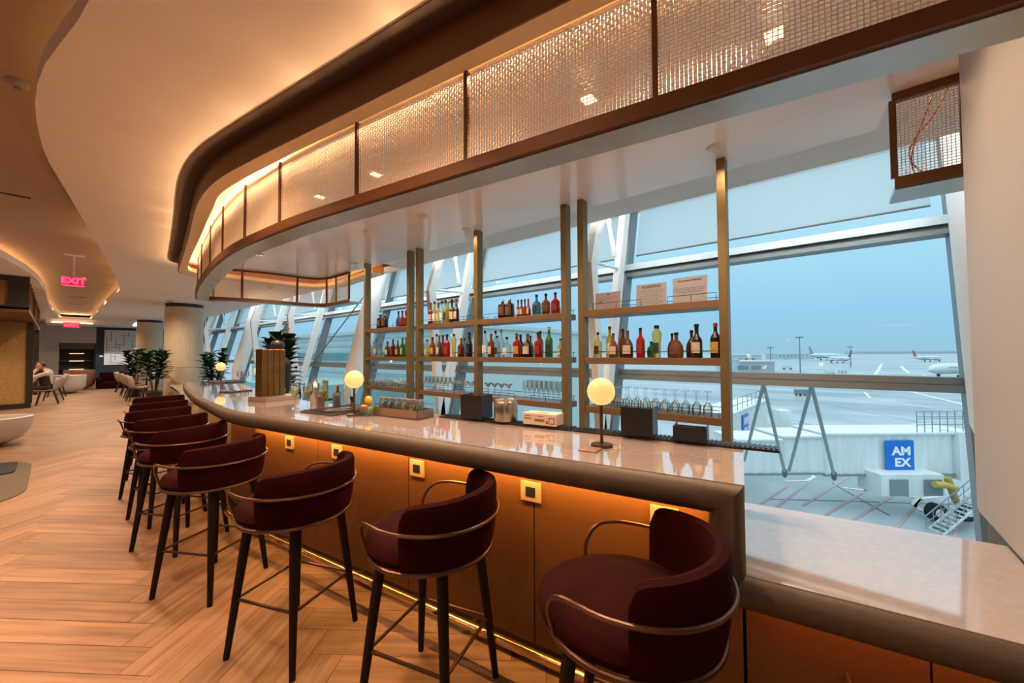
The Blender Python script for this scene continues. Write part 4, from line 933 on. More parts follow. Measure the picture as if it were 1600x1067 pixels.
# garnish tray with jars
GT_ = B(1.22, .50, BH); t = tag(empty('garnish_tray', GT_, BA), 'steel garnish tray holding a row of lidded jars at the back of the bar', 'tray')
MB().bx(-.07, .09, -.22, .22, 0, .008).bx(-.07, -.064, -.22, .22, 0, .06).bx(.084, .09, -.22, .22, 0, .06).bx(-.07, .09, -.22, -.214, 0, .06).bx(-.07, .09, .214, .22, 0, .06).build('tray', mat('rose_steel', (.45, .32, .24), .3, .85), t)
FR = {'orange': (.75, .22, .02), 'lemon': (.75, .5, .03), 'lime': (.15, .28, .03), 'cherry': (.12, .01, .01), 'olive': (.14, .14, .03), 'mint': (.03, .14, .02)}
for k, (fr_, l) in enumerate((('olive', 'olives'), ('cherry', 'cherries'), ('lime', 'lime wedges'), ('orange', 'orange slices'), ('lemon', 'lemon slices'), ('mint', 'herbs'))):
    p = B(1.22 + .19 - k * .072, .50, BH + .0085)
    j = tag(empty('garnish_jar', p), 'clear lidded jar of %s in the steel tray, number set by its contents' % l, 'jar', 'garnish jars in the tray')
    j['label'] = 'clear lidded jar holding %s in the steel garnish tray' % l
    MB().lathe([(0, 0), (.03, 0), (.032, .01), (.032, .085), (.027, .10), (.025, .10), (.029, .084), (.029, .012), (0, .008)], n=18).build('glass', M_THING, j, True)
    MB().lathe([(0, .1), (.031, .1), (.031, .118), (0, .12)], n=18).build('lid', STEEL, j, True)
    random.seed(k); g = MB()
    for q_ in range(6): g.lathe([(.011 * math.sin(PI * a / 6), .011 - .011 * math.cos(PI * a / 6)) for a in range(7)], (random.uniform(-.015, .015), random.uniform(-.015, .015), .009 + q_ * .011), 8)
    g.build('fruit_filling', mat('fruit_' + fr_, FR[fr_], .5), j, True)
tl = tag(empty('fruit_crate', B(1.50, .46, BH), BA), 'low clear crate of citrus and herbs left of the garnish tray', 'crate')
MB().bx(-.09, .09, -.07, .07, 0, .006).bx(-.09, -.085, -.07, .07, 0, .07).bx(.085, .09, -.07, .07, 0, .07).bx(-.09, .09, -.07, -.065, 0, .07).bx(-.09, .09, .065, .07, 0, .07).build('crate_walls', M_THING, tl)
def fruit(nm, s_, of, z, r, c, lab):
    p = B(s_, of, z); return free(MB().lathe([(r * math.sin(PI * a / 12) * (1 if nm != 'lemon' else .85), r - r * math.cos(PI * a / 12) * (1 if nm != 'lemon' else 1.0)) for a in range(13)], p, 16), nm, mat('fruit_' + c, FR[c], .45, noise=.1, nscale=20), lab, 'fruit', smooth=True)
fruit('lime', 1.47, .50, BH + .007, .027, 'lime', 'green lime in the clear crate at its right side'); fruit('lime', 1.53, .50, BH + .007, .027, 'mint', 'dark green lime in the clear crate at its back')
fruit('orange', 1.53, .42, BH + .007, .033, 'orange', 'orange in the front of the clear crate'); fruit('lime', 1.465, .42, BH + .007, .028, 'lime', 'green lime in the front right of the clear crate')
fruit('lemon', 1.545, .47, BH + .064, .034, 'lemon', 'yellow lemon on top of the clear fruit crate')
# black caddies, steel tin, carton
def caddy(s_, of, d, lab):
    t = tag(empty('napkin_caddy', B(s_, of, BH + .018), BA), lab, 'caddy', 'black caddies at the back of the bar'); x, y, z = d
    MB().bx(-x / 2, x / 2, -y / 2, y / 2, 0, .006).bx(-x / 2, -x / 2 + .006, -y / 2, y / 2, 0, z).bx(x / 2 - .006, x / 2, -y / 2, y / 2, 0, z * .8).bx(-x / 2, x / 2, -y / 2, -y / 2 + .006, 0, z).bx(-x / 2, x / 2, y / 2 - .006, y / 2, 0, z).build('box', M_BLACKP, t, bevel=.0015)
    MB().bx(-x / 2 + .012, x / 2 - .012, -y / 2 + .012, y / 2 - .012, .007, z * .7).build('napkins', mat('black_napkin', (.02, .02, .022), .8), t)
    return t
caddy(-.41, .63, (.13, .16, .145), 'tall black napkin caddy near the near end of the bar'); caddy(-.66, .63, (.13, .15, .07), 'low black caddy by the right-hand shelf post')
caddy(.66, .64, (.13, .17, .155), 'tall black napkin caddy beside the steel tin')
t = tag(empty('steel_tin', B(.43, .64, BH + .018)), 'round brushed steel lidded tin beside the black caddy', 'tin')
MB().lathe([(0, 0), (.075, 0), (.077, .004), (.077, .115), (.07, .125), (0, .125)], n=36).build('body', mat('striped_steel', (.5, .45, .38), .25, .9, noise=.5, nscale=6, stretch=(3, 3, .2)), t, True)
MB().lathe([(0, .125), (.066, .125), (.070, .132), (.058, .135), (.05, .131), (0, .131)], n=30).build('lid', STEEL, t, True)
MB().lathe([(0, .131), (.012, .131), (.014, .148), (0, .150)], n=14).build('lid_knob', STEEL, t, True)
t = tag(empty('printed_carton', B(.16, .635, BH + .018), BA), 'white cardboard carton with printed side between tin and near lamp', 'carton')
MB().box((0, 0, .035), (.11, .22, .068)).build('box', mat('white_card', (.62, .50, .42), .7), t, bevel=.002)
inkc = mat('brown_ink', (.16, .10, .06), .6)
MB().bx(-.0556, -.055, .06, .098, .050, .055).bx(-.0556, -.055, .05, .10, .034, .040).bx(-.0556, -.055, -.03, .01, .052, .057).bx(-.0556, -.055, -.058, -.045, .014, .028).build('print', inkc, t); MB().bx(-.0556, -.055, -.035, .03, .022, .038).build('print_band', mat('olive_ink', (.16, .14, .03), .6), t)
MB().bx(-.056, -.0552, -.10, -.062, .012, .05).build('printed_mark', inkc, t); MB().bx(-.0564, -.0558, -.094, -.068, .018, .044).build('mark_centre', MATS['white_card'], t)
MB().box((0, .0, .0695), (.05, .07, .001)).build('tear_flap', mat('flap_orange', (.5, .3, .15), .7), t)
# coaster, drink glasses farther along
free(MB().box((1.60, .875, BH + .003), (.085, .085, .005), BA), 'coaster', mat('rose_card', (.30, .19, .15), .6), 'flat square coaster in front of the nearest globe lamp', 'coaster', bevel=.001)
t = on_bar('tool_tray', (1.42, 5.55), .3, 'dark leather tray with handle loop left of the tower', 'tray'); MB().bx(-.14, .14, -.09, .09, 0, .015).build('tray', M_DK, t, bevel=.005); MB().tube([(-.05 * math.cos(2 * PI * k / 20), 0, .05 + .035 * math.sin(2 * PI * k / 20)) for k in range(20)], .006, 8, closed=True).build('loop', M_BRASS, t, True)
for i, (x, y, r, c, l) in enumerate(((1.47, 4.72, .04, 'orange', 'orange beside the tap tower base'), (1.53, 4.60, .036, 'lemon', 'yellow lemon beside the tap tower base'), (1.60, 4.78, .04, 'cherry', 'dark red apple behind the orange by the tower'))):
    free(MB().lathe([(r * math.sin(PI * a / 12), r - r * math.cos(PI * a / 12)) for a in range(13)], (x, y, BH), 16), ('orange', 'lemon', 'apple')[i], mat('fruit_' + c, FR[c], .45), l, 'fruit', smooth=True)
for i, (x, y) in enumerate(((1.86, 6.9), (1.92, 6.98), (1.85, 7.06))): stemware('wine', x, y, BH, False, 'empty wine glass beside the farthest globe lamp, ' + ('nearest of three', 'middle of three', 'farthest of three')[i], 'empty glasses by the farthest lamp')
free(MB().bx(1.62, 2.02, 7.35, 7.9, BH, BH + .02), 'serving_tray', M_BLACKP, 'flat black serving tray at the far end of the bar', 'tray', bevel=.004)

# ---------------------------------------------------------------- potted plants
def leaf(b, base, d, up, L, W_):
    d = d.normalized(); s = d.cross(up).normalized(); nn = s.cross(d).normalized(); P = []; n = 6
    for i in range(n + 1):
        u = i / n; w_ = W_ * math.sin(PI * min(1, u * .93 + .05)) * (.55 + .75 * u); dr = -L * .35 * u * u
        c = base + d * L * u + Vector((0, 0, dr)); P += [c - s * w_ + nn * w_ * .25, c, c + s * w_ + nn * w_ * .25]
    F = []
    for i in range(n):
        for k in (0, 1): F.append((3 * i + k, 3 * i + k + 1, 3 * i + 4 + k, 3 * i + 3 + k))
    b.add(P, F)
def plant(x, y, h, spread, lab, seed, nst=5, pot=True, lo=.35, sz=1):
    random.seed(seed); t = tag(empty('potted_plant', (x, y, 0)), lab, 'plant')
    if pot: MB().lathe([(0, 0), (.15, 0), (.19, .38), (.175, .38), (.17, .34), (0, .34)], n=24).build('pot', M_BLACKP, t, True)
    lb_ = MB(); sb = MB()
    for k in range(nst):
        a = 2 * PI * k / nst + random.random(); e_ = Vector((spread * .5 * math.cos(a), spread * .5 * math.sin(a), h * random.uniform(.82, 1)))
        b0 = Vector((.04 * math.cos(a), .04 * math.sin(a), .33)); sb.tube([b0, b0.lerp(e_, .5) + Vector((0, 0, .05)), e_], [.014, .011, .006], 6)
        nL = int(24 * h / 1.6)
        for i in range(nL):
            u = lo + (1 - lo) * i / (nL - 1); p = b0.lerp(e_, u); an = i * 2.4 + k
            d = Vector((math.cos(an), math.sin(an), .35 + .9 * (u ** 3))); leaf(lb_, p, d, Vector((0, 0, 1)), random.uniform(.2, .3) * sz, .09 * sz)
    lb_.build('foliage', M_LEAF, t, True, fix=False); sb.build('stems', M_STEM, t, True)
plant(2.0, 16.0, 1.62, .5, 'dark fiddle-leaf plant beside the near round cream column', 5, sz=1.3)
plant(1.9, 19.5, 1.65, .5, 'dark bushy plant behind the row of beige chairs', 6, sz=1.3)
plant(3.15, 14.6, 1.60, .5, 'dark fiddle-leaf plant right of the near round column', 8, sz=1.2)
plant(3.0, 8.75, 1.95, .45, 'tall fiddle-leaf plant rising behind the bartender', 11, 4, sz=1.45)

# ---------------------------------------------------------------- lounge chairs, tables
M_SHELL = mat('beige_shell', (.42, .33, .26), .6); M_SHELLI = mat('white_shell', (.62, .58, .54), .55)
def shell_chair(mt, cm):
    t = empty('shell_chair'); b = MB(); V = []; F = []; nu, nv = 16, 12
    # profile along u from front edge to top of back, side curvature in v
    pr_ = [(.26, .43), (.20, .415), (.10, .405), (0, .405), (-.10, .415), (-.18, .45), (-.225, .52), (-.25, .60), (-.27, .69), (-.29, .78), (-.30, .83)]
    th = .018
    for side in (0, 1):
        for i, (yy, z) in enumerate(pr_):
            u = i / (len(pr_) - 1); wd = .25 * math.sqrt(max(.25, 1 - max(0, (u - .75) / .25) ** 2 * .8)) * (.92 if i == 0 else 1)
            for j in range(nv + 1):
                v = -1 + 2 * j / nv; x = wd * v; cl = abs(v) ** 2.5
                fy = .13 * cl * max(0, min(1, (u - .35) * 3)); fz = .06 * cl * (1 if u < .55 else 0)
                V.append((x, yy + fy - side * th * (1 if u > .5 else 0), z + fz - side * th * (1 if u <= .5 else 0)))
    q = nv + 1; m = len(pr_)
    for side in (0, 1):
        o_ = side * m * q
        for i in range(m - 1):
            for j in range(nv): F.append((o_ + i * q + j, o_ + i * q + j + 1, o_ + (i + 1) * q + j + 1, o_ + (i + 1) * q + j))
    for i in range(m - 1):
        for j in (0, nv): F.append((i * q + j, (i + 1) * q + j, m * q + (i + 1) * q + j, m * q + i * q + j))
    for j in range(nv):
        for i in (0, m - 1): F.append((i * q + j, i * q + j + 1, m * q + i * q + j + 1, m * q + i * q + j))
    b.add(V, F); b.build('shell', mt, t, True)
    for sx_ in (-1, 1):
        for sy_ in (-1, 1): MB().tube([(sx_ * .14, sy_ * .13, .42), (sx_ * .21, sy_ * .21 - (.03 if sy_ < 0 else 0), 0)], [.022, .014], 8).build('leg', M_DK, t, True)
    return t
ch = shell_chair(M_SHELL, None); KIDS[ch.name] = kids(ch)
CH = [((1.80, 17.7), -86, 'nearest chair in the row right of the aisle'), ((1.84, 19.0), -88, 'second chair in the row right of the aisle'), ((1.86, 20.5), -90, 'third chair in the row right of the aisle'), ((1.88, 22.6), -90, 'farthest chair in the row right of the aisle'),
      ((-.12, 18.75), 88, 'chair carrying the seated man left of the aisle'), ((.0, 20.3), 90, 'empty chair behind the seated man'), ((.08, 22.3), 90, 'farthest beige chair left of the aisle')]
for i, (p, rz, l) in enumerate(CH):
    t = ch if i == 0 else copy_tree(ch); t.location = (*p, 0); t.rotation_euler = (0, 0, math.radians(rz))
    tag(t, 'beige shell chair with dark legs, ' + l, 'chair', 'beige shell chairs')
def table(x, y, sx_, sy_, lab, mt):
    t = tag(empty('dining_table', (x, y, 0)), lab, 'table'); MB().box((0, 0, .735), (sx_, sy_, .03)).build('tabletop', mt, t, bevel=.006)
    MB().lathe([(.03, .02), (.03, .72)], n=14).build('pedestal', M_DK, t, True); MB().lathe([(0, 0), (.22, 0), (.2, .02), (0, .025)], n=24).build('base', M_DK, t, True)
table(2.42, 18.95, .7, 1.6, 'white topped table behind the nearest row of beige chairs', M_SHELLI); table(2.5, 22.0, .7, 1.8, 'white topped table near the far round column', M_SHELLI)
table(-.75, 19.0, .5, .7, 'small dark table in front of the seated man', M_DK)
# white bowl lounge chair, caramel lounge chair, burgundy sofa
def bowl_chair(x, y, r, rz, mtc, cush, lab, h=.52):
    t = tag(empty('lounge_chair', (x, y, 0), rz), lab, 'lounge chair'); k = r / .42
    P = [(0, .03), (.18 * k, .03), (.33 * k, .12), (.41 * k, .27), (.43 * k, h), (.40 * k, h + .01), (.375 * k, h - .02), (.35 * k, .33), (0, .31)]
    MB().lathe(P, n=36).build('shell', mtc, t, True); MB().lathe([(0, .31), (.33 * k, .315), (.355 * k, .36), (.33 * k, .42), (0, .45)], n=32).build('cushion', cush, t, True)
    MB().lathe([(.10, 0), (.15, .0), (.15, .032), (.1, .032)], n=24).build('foot', M_DK, t, True)
M_TAN = mat('tan_cushion', (.45, .26, .13), .7)
bowl_chair(-.70, 10.9, .48, 0, M_SHELLI, M_TAN, 'white bowl-shaped lounge chair with tan cushion at the left edge', .47)
bowl_chair(.42, 23.6, .45, 0, M_SHELLI, M_SHELLI, 'white bowl-shaped lounge chair in front of the dark niche', .72)
bowl_chair(.75, 25.8, .48, 0, mat('caramel_leather', (.30, .13, .05), .5), M_TAN, 'caramel leather lounge chair in front of the dark niche', .85)
t = tag(empty('velvet_sofa', (1.85, 25.6, -.12)), 'burgundy velvet sofa in front of the navy wall', 'sofa'); MB().bx(-.5, .6, -.4, .4, .12, .42).build('seat', M_VELVET, t, bevel=.05, seg=3); MB().bx(-.5, .6, .25, .5, .3, .85).build('backrest', M_VELVET, t, bevel=.06, seg=3); MB().bx(-.6, -.42, -.4, .45, .12, .62).build('armrest', M_VELVET, t, bevel=.05, seg=3)
# rug and low plinth table at left edge
def rpoly(x0, x1, y0, y1, r):
    P = []
    for cx, cy, a0 in ((x1 - r, y0 + r, -90), (x1 - r, y1 - r, 0), (x0 + r, y1 - r, 90), (x0 + r, y0 + r, 180)):
        for k in range(9): a = math.radians(a0 + k * 11.25); P.append((cx + r * math.cos(a), cy + r * math.sin(a)))
    return P
o = MB().prism(rpoly(-3.2, -.17, 6.4, 9.2, .7), 0, .012).build('area_rug', mat('grey_brown_rug', (.16, .13, .10), .95, noise=.3, nscale=90, bump=.4, bscale=200)); tag(o, 'grey brown rug with rounded corner at the left edge', 'rug')
o = MB().prism(rpoly(-3.0, -.30, 8.1, 8.9, .1), .012, .03).build('floor_mat', mat('charcoal_mat', (.02, .022, .03), .8)); tag(o, 'dark charcoal strip mat lying on the rug', 'mat')

# ---------------------------------------------------------------- people
def capsules(segs, vox, name, mt, parent, smooth_it=3):
    b = MB()
    for a, c, r0, r1 in segs:
        a = Vector(a); c = Vector(c); d = c - a
        if d.length < 1e-4: d = Vector((0, 0, .001))
        dn = d.normalized(); P = []; R = []
        for k in range(5): th = PI / 2 * k / 4; P.append(a - dn * r0 * math.cos(th)); R.append(max(r0 * math.sin(th), .0005))
        for k in range(4, -1, -1): th = PI / 2 * k / 4; P.append(c + dn * r1 * math.cos(th)); R.append(max(r1 * math.sin(th), .0005))
        b.tube(P, R, 12)
    o = b.build(name, mt, parent, True, fix=False)
    m = o.modifiers.new('remesh', 'REMESH'); m.mode = 'VOXEL'; m.voxel_size = vox; m.use_smooth_shade = True
    m = o.modifiers.new('smooth', 'SMOOTH'); m.factor = .5; m.iterations = smooth_it
    return o
def head(segs, c, f, s=1.0):
    """head segments round centre c facing unit f"""
    c = Vector(c); f = Vector(f).normalized(); u = Vector((0, 0, 1)); u = (u - f * u.dot(f) * .0).normalized(); sd = f.cross(u).normalized()
    segs += [(c + u * .03 - f * .02, c + u * .035 + f * .005, .092 * s, .088 * s), (c - u * .05 + f * .035, c + f * .02 + u * .01, .052 * s, .072 * s), (c - u * .085 + f * .06, c - u * .06 + f * .05, .026 * s, .04 * s),
             (c + f * .088 + u * .012, c + f * .108 - u * .022, .010 * s, .016 * s), (c + f * .092 - u * .052 - sd * .015, c + f * .092 - u * .052 + sd * .015, .009, .009), (c + f * .08 + u * .035 - sd * .035, c + f * .08 + u * .035 + sd * .035, .016, .016)]
    for q in (-1, 1): segs.append((c + sd * q * .082 * s + u * .0, c + sd * q * .085 * s + u * .03, .012, .016))
def hand(segs, w_, d, pn, curl=.4, side=1):
    """palm from wrist w_ along d, palm normal pn, five fingers"""
    w_ = Vector(w_); d = Vector(d).normalized(); pn = Vector(pn).normalized(); s = d.cross(pn).normalized() * side
    for k in (-.026, -.009, .009, .026): segs.append((w_ + s * k * .7, w_ + d * .085 + s * k, .017, .014))
    for k, L in ((-.03, .06), (-.010, .075), (.010, .08), (.030, .07)):
        a = w_ + d * .09 + s * k; m_ = a + (d * (1 - curl * .4) + pn * curl * .6).normalized() * L * .55; e_ = m_ + (d * (1 - curl) + pn * curl * 1.2).normalized() * L * .5
        segs.append((a, m_, .0095, .0088)); segs.append((m_, e_, .0088, .007))
    a = w_ + d * .025 + s * .028; m_ = a + (d * .6 + s * .7 + pn * .3).normalized() * .045; segs.append((a, m_, .013, .010)); segs.append((m_, m_ + (d * .9 + s * .2 + pn * .4).normalized() * .03, .010, .008))
# bartender, standing behind the bar, looking down the room
t = tag(empty('person', (2.40, 7.0, 0)), 'bartender in black cap and black shirt standing with arms folded behind the bar', 'person')
f = Vector((-.75, .66, 0)).normalized(); sd = Vector((f.y, -f.x, 0)); Z = Vector((0, 0, 1))
hd = f * .07 + Z * 1.60; segs = []
head(segs, hd, (f + Z * -.15)); segs += [(Z * 1.42, hd - Z * .07 - f * .02, .055, .055), (Z * 1.0, Z * 1.3, .12, .13)]
for q in (-1, 1):
    sh = Z * 1.40 + sd * q * .18; el = Z * 1.13 + sd * q * .25 + f * .06; wr = Z * 1.16 + f * .22 - sd * q * .04
    segs += [(Z * 1.38, sh, .07, .06), (sh, el, .05, .042), (el, wr, .040, .027)]; hand(segs, wr, -sd * q + Z * .2, -f, .3, q)
    hp = Z * .93 + sd * q * .09; kn = Z * .50 + sd * q * .11 + f * .02; an = Z * .09 + sd * q * .12
    segs += [(Z * .98, hp, .12, .10), (hp, kn, .085, .055), (kn, an, .052, .035), (an - Z * .04, an - Z * .055 + f * .16, .04, .032)]
capsules(segs, .009, 'body', M_SKIND, t)
segs = [(Z * .95, Z * 1.32, .145, .155), (Z * .98 + f * .02, Z * 1.2 + f * .03, .14, .14)]
for q in (-1, 1):
    sh = Z * 1.40 + sd * q * .18; el = Z * 1.13 + sd * q * .25 + f * .06; segs += [(Z * 1.37 + sd * q * .05, sh, .085, .072), (sh, sh.lerp(el, .75), .064, .058)]
capsules(segs, .014, 'shirt', mat('black_shirt', (.012, .012, .014), .8), t)
segs = []
for q in (-1, 1):
    hp = Z * .93 + sd * q * .09; kn = Z * .50 + sd * q * .11 + f * .02; an = Z * .12 + sd * q * .12; segs += [(Z * .98, hp, .14, .115), (hp, kn, .10, .07), (kn, an, .068, .055)]
capsules(segs, .014, 'trousers', mat('grey_trousers', (.22, .24, .28), .8), t)
cap = MB(); cap.lathe([(.103, 0), (.106, .03), (.098, .075), (.07, .105), (0, .118)], hd + Z * .035 - f * .02, 24); cap.box(hd + f * .125 + Z * .045, (.12, .14, .012), math.atan2(f.y, f.x)); cap.build('cap', M_BLACKP, t, True)
# seated man leaning on the table
t = tag(empty('person', (-.13, 18.72, 0)), 'man in white shirt and dark vest sitting bent forward at table on left', 'person')
f = Vector((-1, .0, 0)); sd = Vector((f.y, -f.x, 0)); hip = Vector((.02, 0, .50)); ch_ = hip + Vector((-.04, 0, .47)); hd = ch_ + Vector((-.13, .0, .215))
segs = []; head(segs, hd, f + Z * -.6); segs += [(ch_ + Z * .04, hd - Z * .04 + Vector((.04, 0, 0)), .06, .055), (hip, ch_, .13, .13)]
arms = []
for q in (-1, 1):
    sh = ch_ + sd * q * .18 + Z * -.01
    if q == -1: el = Vector((-.42, -.22, .80)); wr = hd + Vector((-.02, -.10, -.05)); dd = Z
    else: el = Vector((-.28, .26, .68)); wr = Vector((-.48, .10, .70)); dd = Vector((-1, -.3, 0))
    segs += [(ch_, sh, .07, .06), (sh, el, .05, .042), (el, wr, .04, .027)]; hand(segs, wr, dd, Vector((0, 1, 0)) if q == -1 else -Z, .5, q); arms.append((sh, el, wr))
    hp = hip + sd * q * .09; kn = hp + Vector((-.43, 0, .02)); an = kn + Vector((.02, 0, -.44)); segs += [(hip, hp, .12, .10), (hp, kn, .085, .06), (kn, an, .055, .036), (an + Z * -.01, an + Vector((-.15, 0, -.02)), .042, .034)]
capsules(segs, .010, 'body', M_SKIN, t)
segs = [(hip + Z * .06, ch_, .135, .15)]
for sh, el, wr in arms: segs += [(ch_, sh, .085, .072), (sh, el, .062, .054), (el, el.lerp(wr, .8), .052, .042)]
capsules(segs, .014, 'shirt', mat('white_shirt', (.62, .52, .48), .8), t)
capsules([(hip + Z * .04 + f * .01, ch_ + Z * -.02 + f * .02, .145, .158)], .014, 'vest', mat('dark_vest', (.03, .012, .012), .8), t)
segs = []
for q in (-1, 1): hp = hip + sd * q * .09; kn = hp + Vector((-.43, 0, .02)); an = kn + Vector((.02, 0, -.38)); segs += [(hip, hp, .135, .115), (hp, kn, .095, .072), (kn, an, .068, .055)]
capsules(segs, .014, 'trousers', mat('dark_trousers', (.015, .013, .015), .8), t)
capsules([(hd + Z * .05 + Vector((.035, 0, 0)), hd + Z * .05 + Vector((-.01, 0, .02)), .093, .085)], .012, 'hair', mat('brown_hair', (.06, .03, .02), .7), t)

# ---------------------------------------------------------------- exit signs, detectors, vents
def exit_sign(x, y, z, w_, h_, lab):
    t = tag(empty('exit_sign', (x, y, z)), lab, 'exit sign', 'exit signs over the aisle'); M_R = mat('exit_red', (.5, .02, .05), .4, emis=(1, .03, .10), estr=1.6)
    MB().box((0, 0, HC + .25 - z), (w_ * .9, .10, .02)).build('mount', M_WHITE, t); MB().box((0, 0, (HC + .25 - z) / 2 + h_ / 4), (.02, .02, HC + .25 - z - h_ / 2)).build('stem', M_WHITE, t)
    MB().box((0, 0, 0), (w_, .025, h_)).build('panel', mat('exit_panel', (.30, .03, .06), .3, emis=(.8, .02, .07), estr=.25), t, bevel=.003)
    text('letters', 'EXIT', h_ * .95, M_R, t, (.0, -.016, 0), (1, 0, 0), (0, 0, 1), bold=.008, depth=.002)
    MB().bx(-w_ / 2, w_ / 2, -.02, .02, -h_ / 2 - .015, -h_ / 2).build('edge', M_R, t)
exit_sign(.22, 11.6, 3.0, .30, .17, 'red illuminated EXIT sign hanging in the ceiling recess, nearer one')
t = tag(empty('exit_sign', (.52, 28.42, 3.0)), 'red illuminated EXIT sign near the far wall, smaller one', 'exit sign', 'exit signs over the aisle')
MB().box((0, .04, .06), (.3, .06, .02)).build('mount', M_WHITE, t); MB().box((0, 0, 0), (.55, .025, .25)).build('panel', MATS['exit_panel'], t); text('letters', 'EXIT', .24, MATS['exit_red'], t, (0, -.016, 0), (1, 0, 0), (0, 0, 1), bold=.008, depth=.002)
def det(x, y, z, lab, r=.07):
    t = tag(empty('smoke_detector', (x, y, z)), lab, 'smoke detector'); MB().lathe([(0, -.045), (r * .55, -.045), (r * .85, -.03), (r, -.012), (r, 0)], n=24).build('housing', M_COLUMN, t, True); MB().lathe([(0, -.055), (r * .3, -.055), (r * .35, -.045)], n=14).build('sensor', M_ALU, t, True)
p = unpix(28, 128, 'z', 3.53); det(p.x, p.y, HC + .26, 'round smoke detector in the ceiling recess at upper left', .06)
p = unpix(266, 470, 'z', 3.27); det(p.x, p.y, hc(p.y), 'dome camera on the ceiling above the near round column', .10)
p = unpix(424, 448, 'z', 3.27); det(p.x, p.y - .0, hc(p.y), 'smoke detector on the ceiling seen through the far mesh screen', .09)
for i, (px_, py_) in enumerate(((8, 302), (122, 464), (118, 475))):
    p = unpix(px_, py_, 'z', 3.53); b = MB().box((p.x, p.y, HC + .256), (.4, .05, .008)); tag(b.build('air_slot', M_TAUPE), ('slim ceiling air slot at the left edge', 'slim ceiling air slot beyond the nearer exit sign', 'slim air slot farthest along the recess')[i], 'vent')

def TRAY_IN(x, y): return lx(y) < x < rx(y)
# ---------------------------------------------------------------- room lights and added fill lights
for x, y in ((-1.6, -1.5), (-3.5, .5), (-.5, 1.4), (.55, 1.9), (.62, 3.3), (.50, 5.0), (.38, 7.2), (-5.5, 4), (-5.5, 8), (-3.5, 12), (1.6, 15.5), (-1.4, 2.6), (-1.3, 4.6), (-1.6, 6.8), (-1.2, 9.2), (.2, 9.5), (.4, 12), (.5, 15), (.6, 19), (.5, 23), (.6, 27), (-3.2, 4), (-3.5, 8), (2.2, 12.5), (2.2, 22)):
    inside = TRAY_IN(x, y)
    spot('aisle_light', (x, y, HC + .24 if inside else HC - .02), (62 if x < 0 and y < 2 else 30 if x < -.6 else 64) if y < 10 else 105, (1, .74, .52) if y > 9 else (1, .58, .33), 116 if 0 < x < .8 and y < 8 else 158, .6)

spot('panel_fill_spot', (2.9, 28.2, 3.25), 200, (1, .9, .8), 70, .6, (2.7, 31, 1.7), .012)  # added spot that brightens the far art panel, no fitting there
for y in [-3 + 2.9 * i for i in range(9)]:  # added cool strips above the glass wall to brighten the steel struts
    o = area('strut_fill_light', (4.80, y, 4.0), (0, math.radians(-22), 0), .1, 2.4, 15, (.90, .96, 1.0))
for y in (1.3, 3.4, 5.6, 7.4): spot('back_bar_fill', (2.55, y, ZS - .03), 34, (1, .74, .5), 150)  # added spots behind the bar, brightening the slab underside by bounce
# ---------------------------------------------------------------- outside: apron, jet bridges, aircraft
GZ = -10.5
def mat_apron():
    m = bpy.data.materials.new('wet_apron'); m.use_nodes = True; nt = m.node_tree; b = nt.nodes['Principled BSDF']
    t = nt.nodes.new('ShaderNodeTexCoord'); mp = nt.nodes.new('ShaderNodeMapping'); mp.inputs['Scale'].default_value = (.03, .012, 1); mp.inputs['Rotation'].default_value = (0, 0, .5)
    n = nt.nodes.new('ShaderNodeTexNoise'); n.inputs['Scale'].default_value = 3; n.inputs['Detail'].default_value = 8; n.inputs['Distortion'].default_value = .8
    r = nt.nodes.new('ShaderNodeValToRGB'); r.color_ramp.elements[0].position = .35; r.color_ramp.elements[0].color = (.24, .29, .31, 1); r.color_ramp.elements[1].position = .62; r.color_ramp.elements[1].color = (.46, .50, .52, 1)
    nt.links.new(t.outputs['Object'], mp.inputs[0]); nt.links.new(mp.outputs[0], n.inputs['Vector']); nt.links.new(n.outputs['Fac'], r.inputs[0]); nt.links.new(r.outputs[0], b.inputs['Base Color'])
    b.inputs['Roughness'].default_value = .28; return m
struct(MB().add([(6.8, -1500, GZ), (2600, -1500, GZ), (2600, 2200, GZ), (6.8, 2200, GZ)], [(0, 1, 2, 3)]).build('apron_ground', mat_apron()))
M_PW = mat('white_paint_line', (.75, .78, .78), .5); M_PR = mat('red_paint_line', (.48, .33, .34), .5); M_JOINT = mat('slab_joint', (.10, .13, .15), .6)
def gpt(px, py): p = unpix(px, py, 'z', GZ); return Vector((p.x, p.y, GZ + .02))
def gline(pts, w_, mt, nm, kind=True, z=.0):
    b = MB(); P = [gpt(*p) + Vector((0, 0, z)) for p in pts]; V = []; F = []
    for i, p in enumerate(P):
        t_ = (P[min(i + 1, len(P) - 1)] - P[max(i - 1, 0)]).normalized(); nn = Vector((t_.y, -t_.x, 0)) * w_ / 2; V += [p - nn, p + nn]
    for i in range(len(P) - 1): F.append((2 * i, 2 * i + 1, 2 * i + 3, 2 * i + 2))
    b.add(V, F); return struct(b.build(nm, mt, fix=False))
for pts in (((1180, 640), (1400, 700), (1540, 740)), ((1200, 780), (1330, 783), (1540, 790)), ((1300, 755), (1380, 800), (1390, 805)), ((1180, 610), (1540, 680)), ((1200, 625), (1520, 640))): gline(pts, .12, M_JOINT, 'ground_marking', z=-.005)
for a, c in (((1185, 790), (1230, 760)), ((1210, 795), (1262, 755)), ((1255, 790), (1325, 745)), ((1290, 805), (1370, 755)), ((1330, 815), (1402, 770)), ((1400, 825), (1440, 780)), ((1494, 800), (1492, 845))): gline((a, c), .22, M_PR, 'ground_marking')
gline([(1225, 752), (1262, 751), (1272, 745), (1262, 737), (1240, 736)], .3, M_PW, 'ground_marking'); gline([(1318, 762), (1370, 768), (1400, 772), (1440, 778)], .3, M_PW, 'ground_marking')
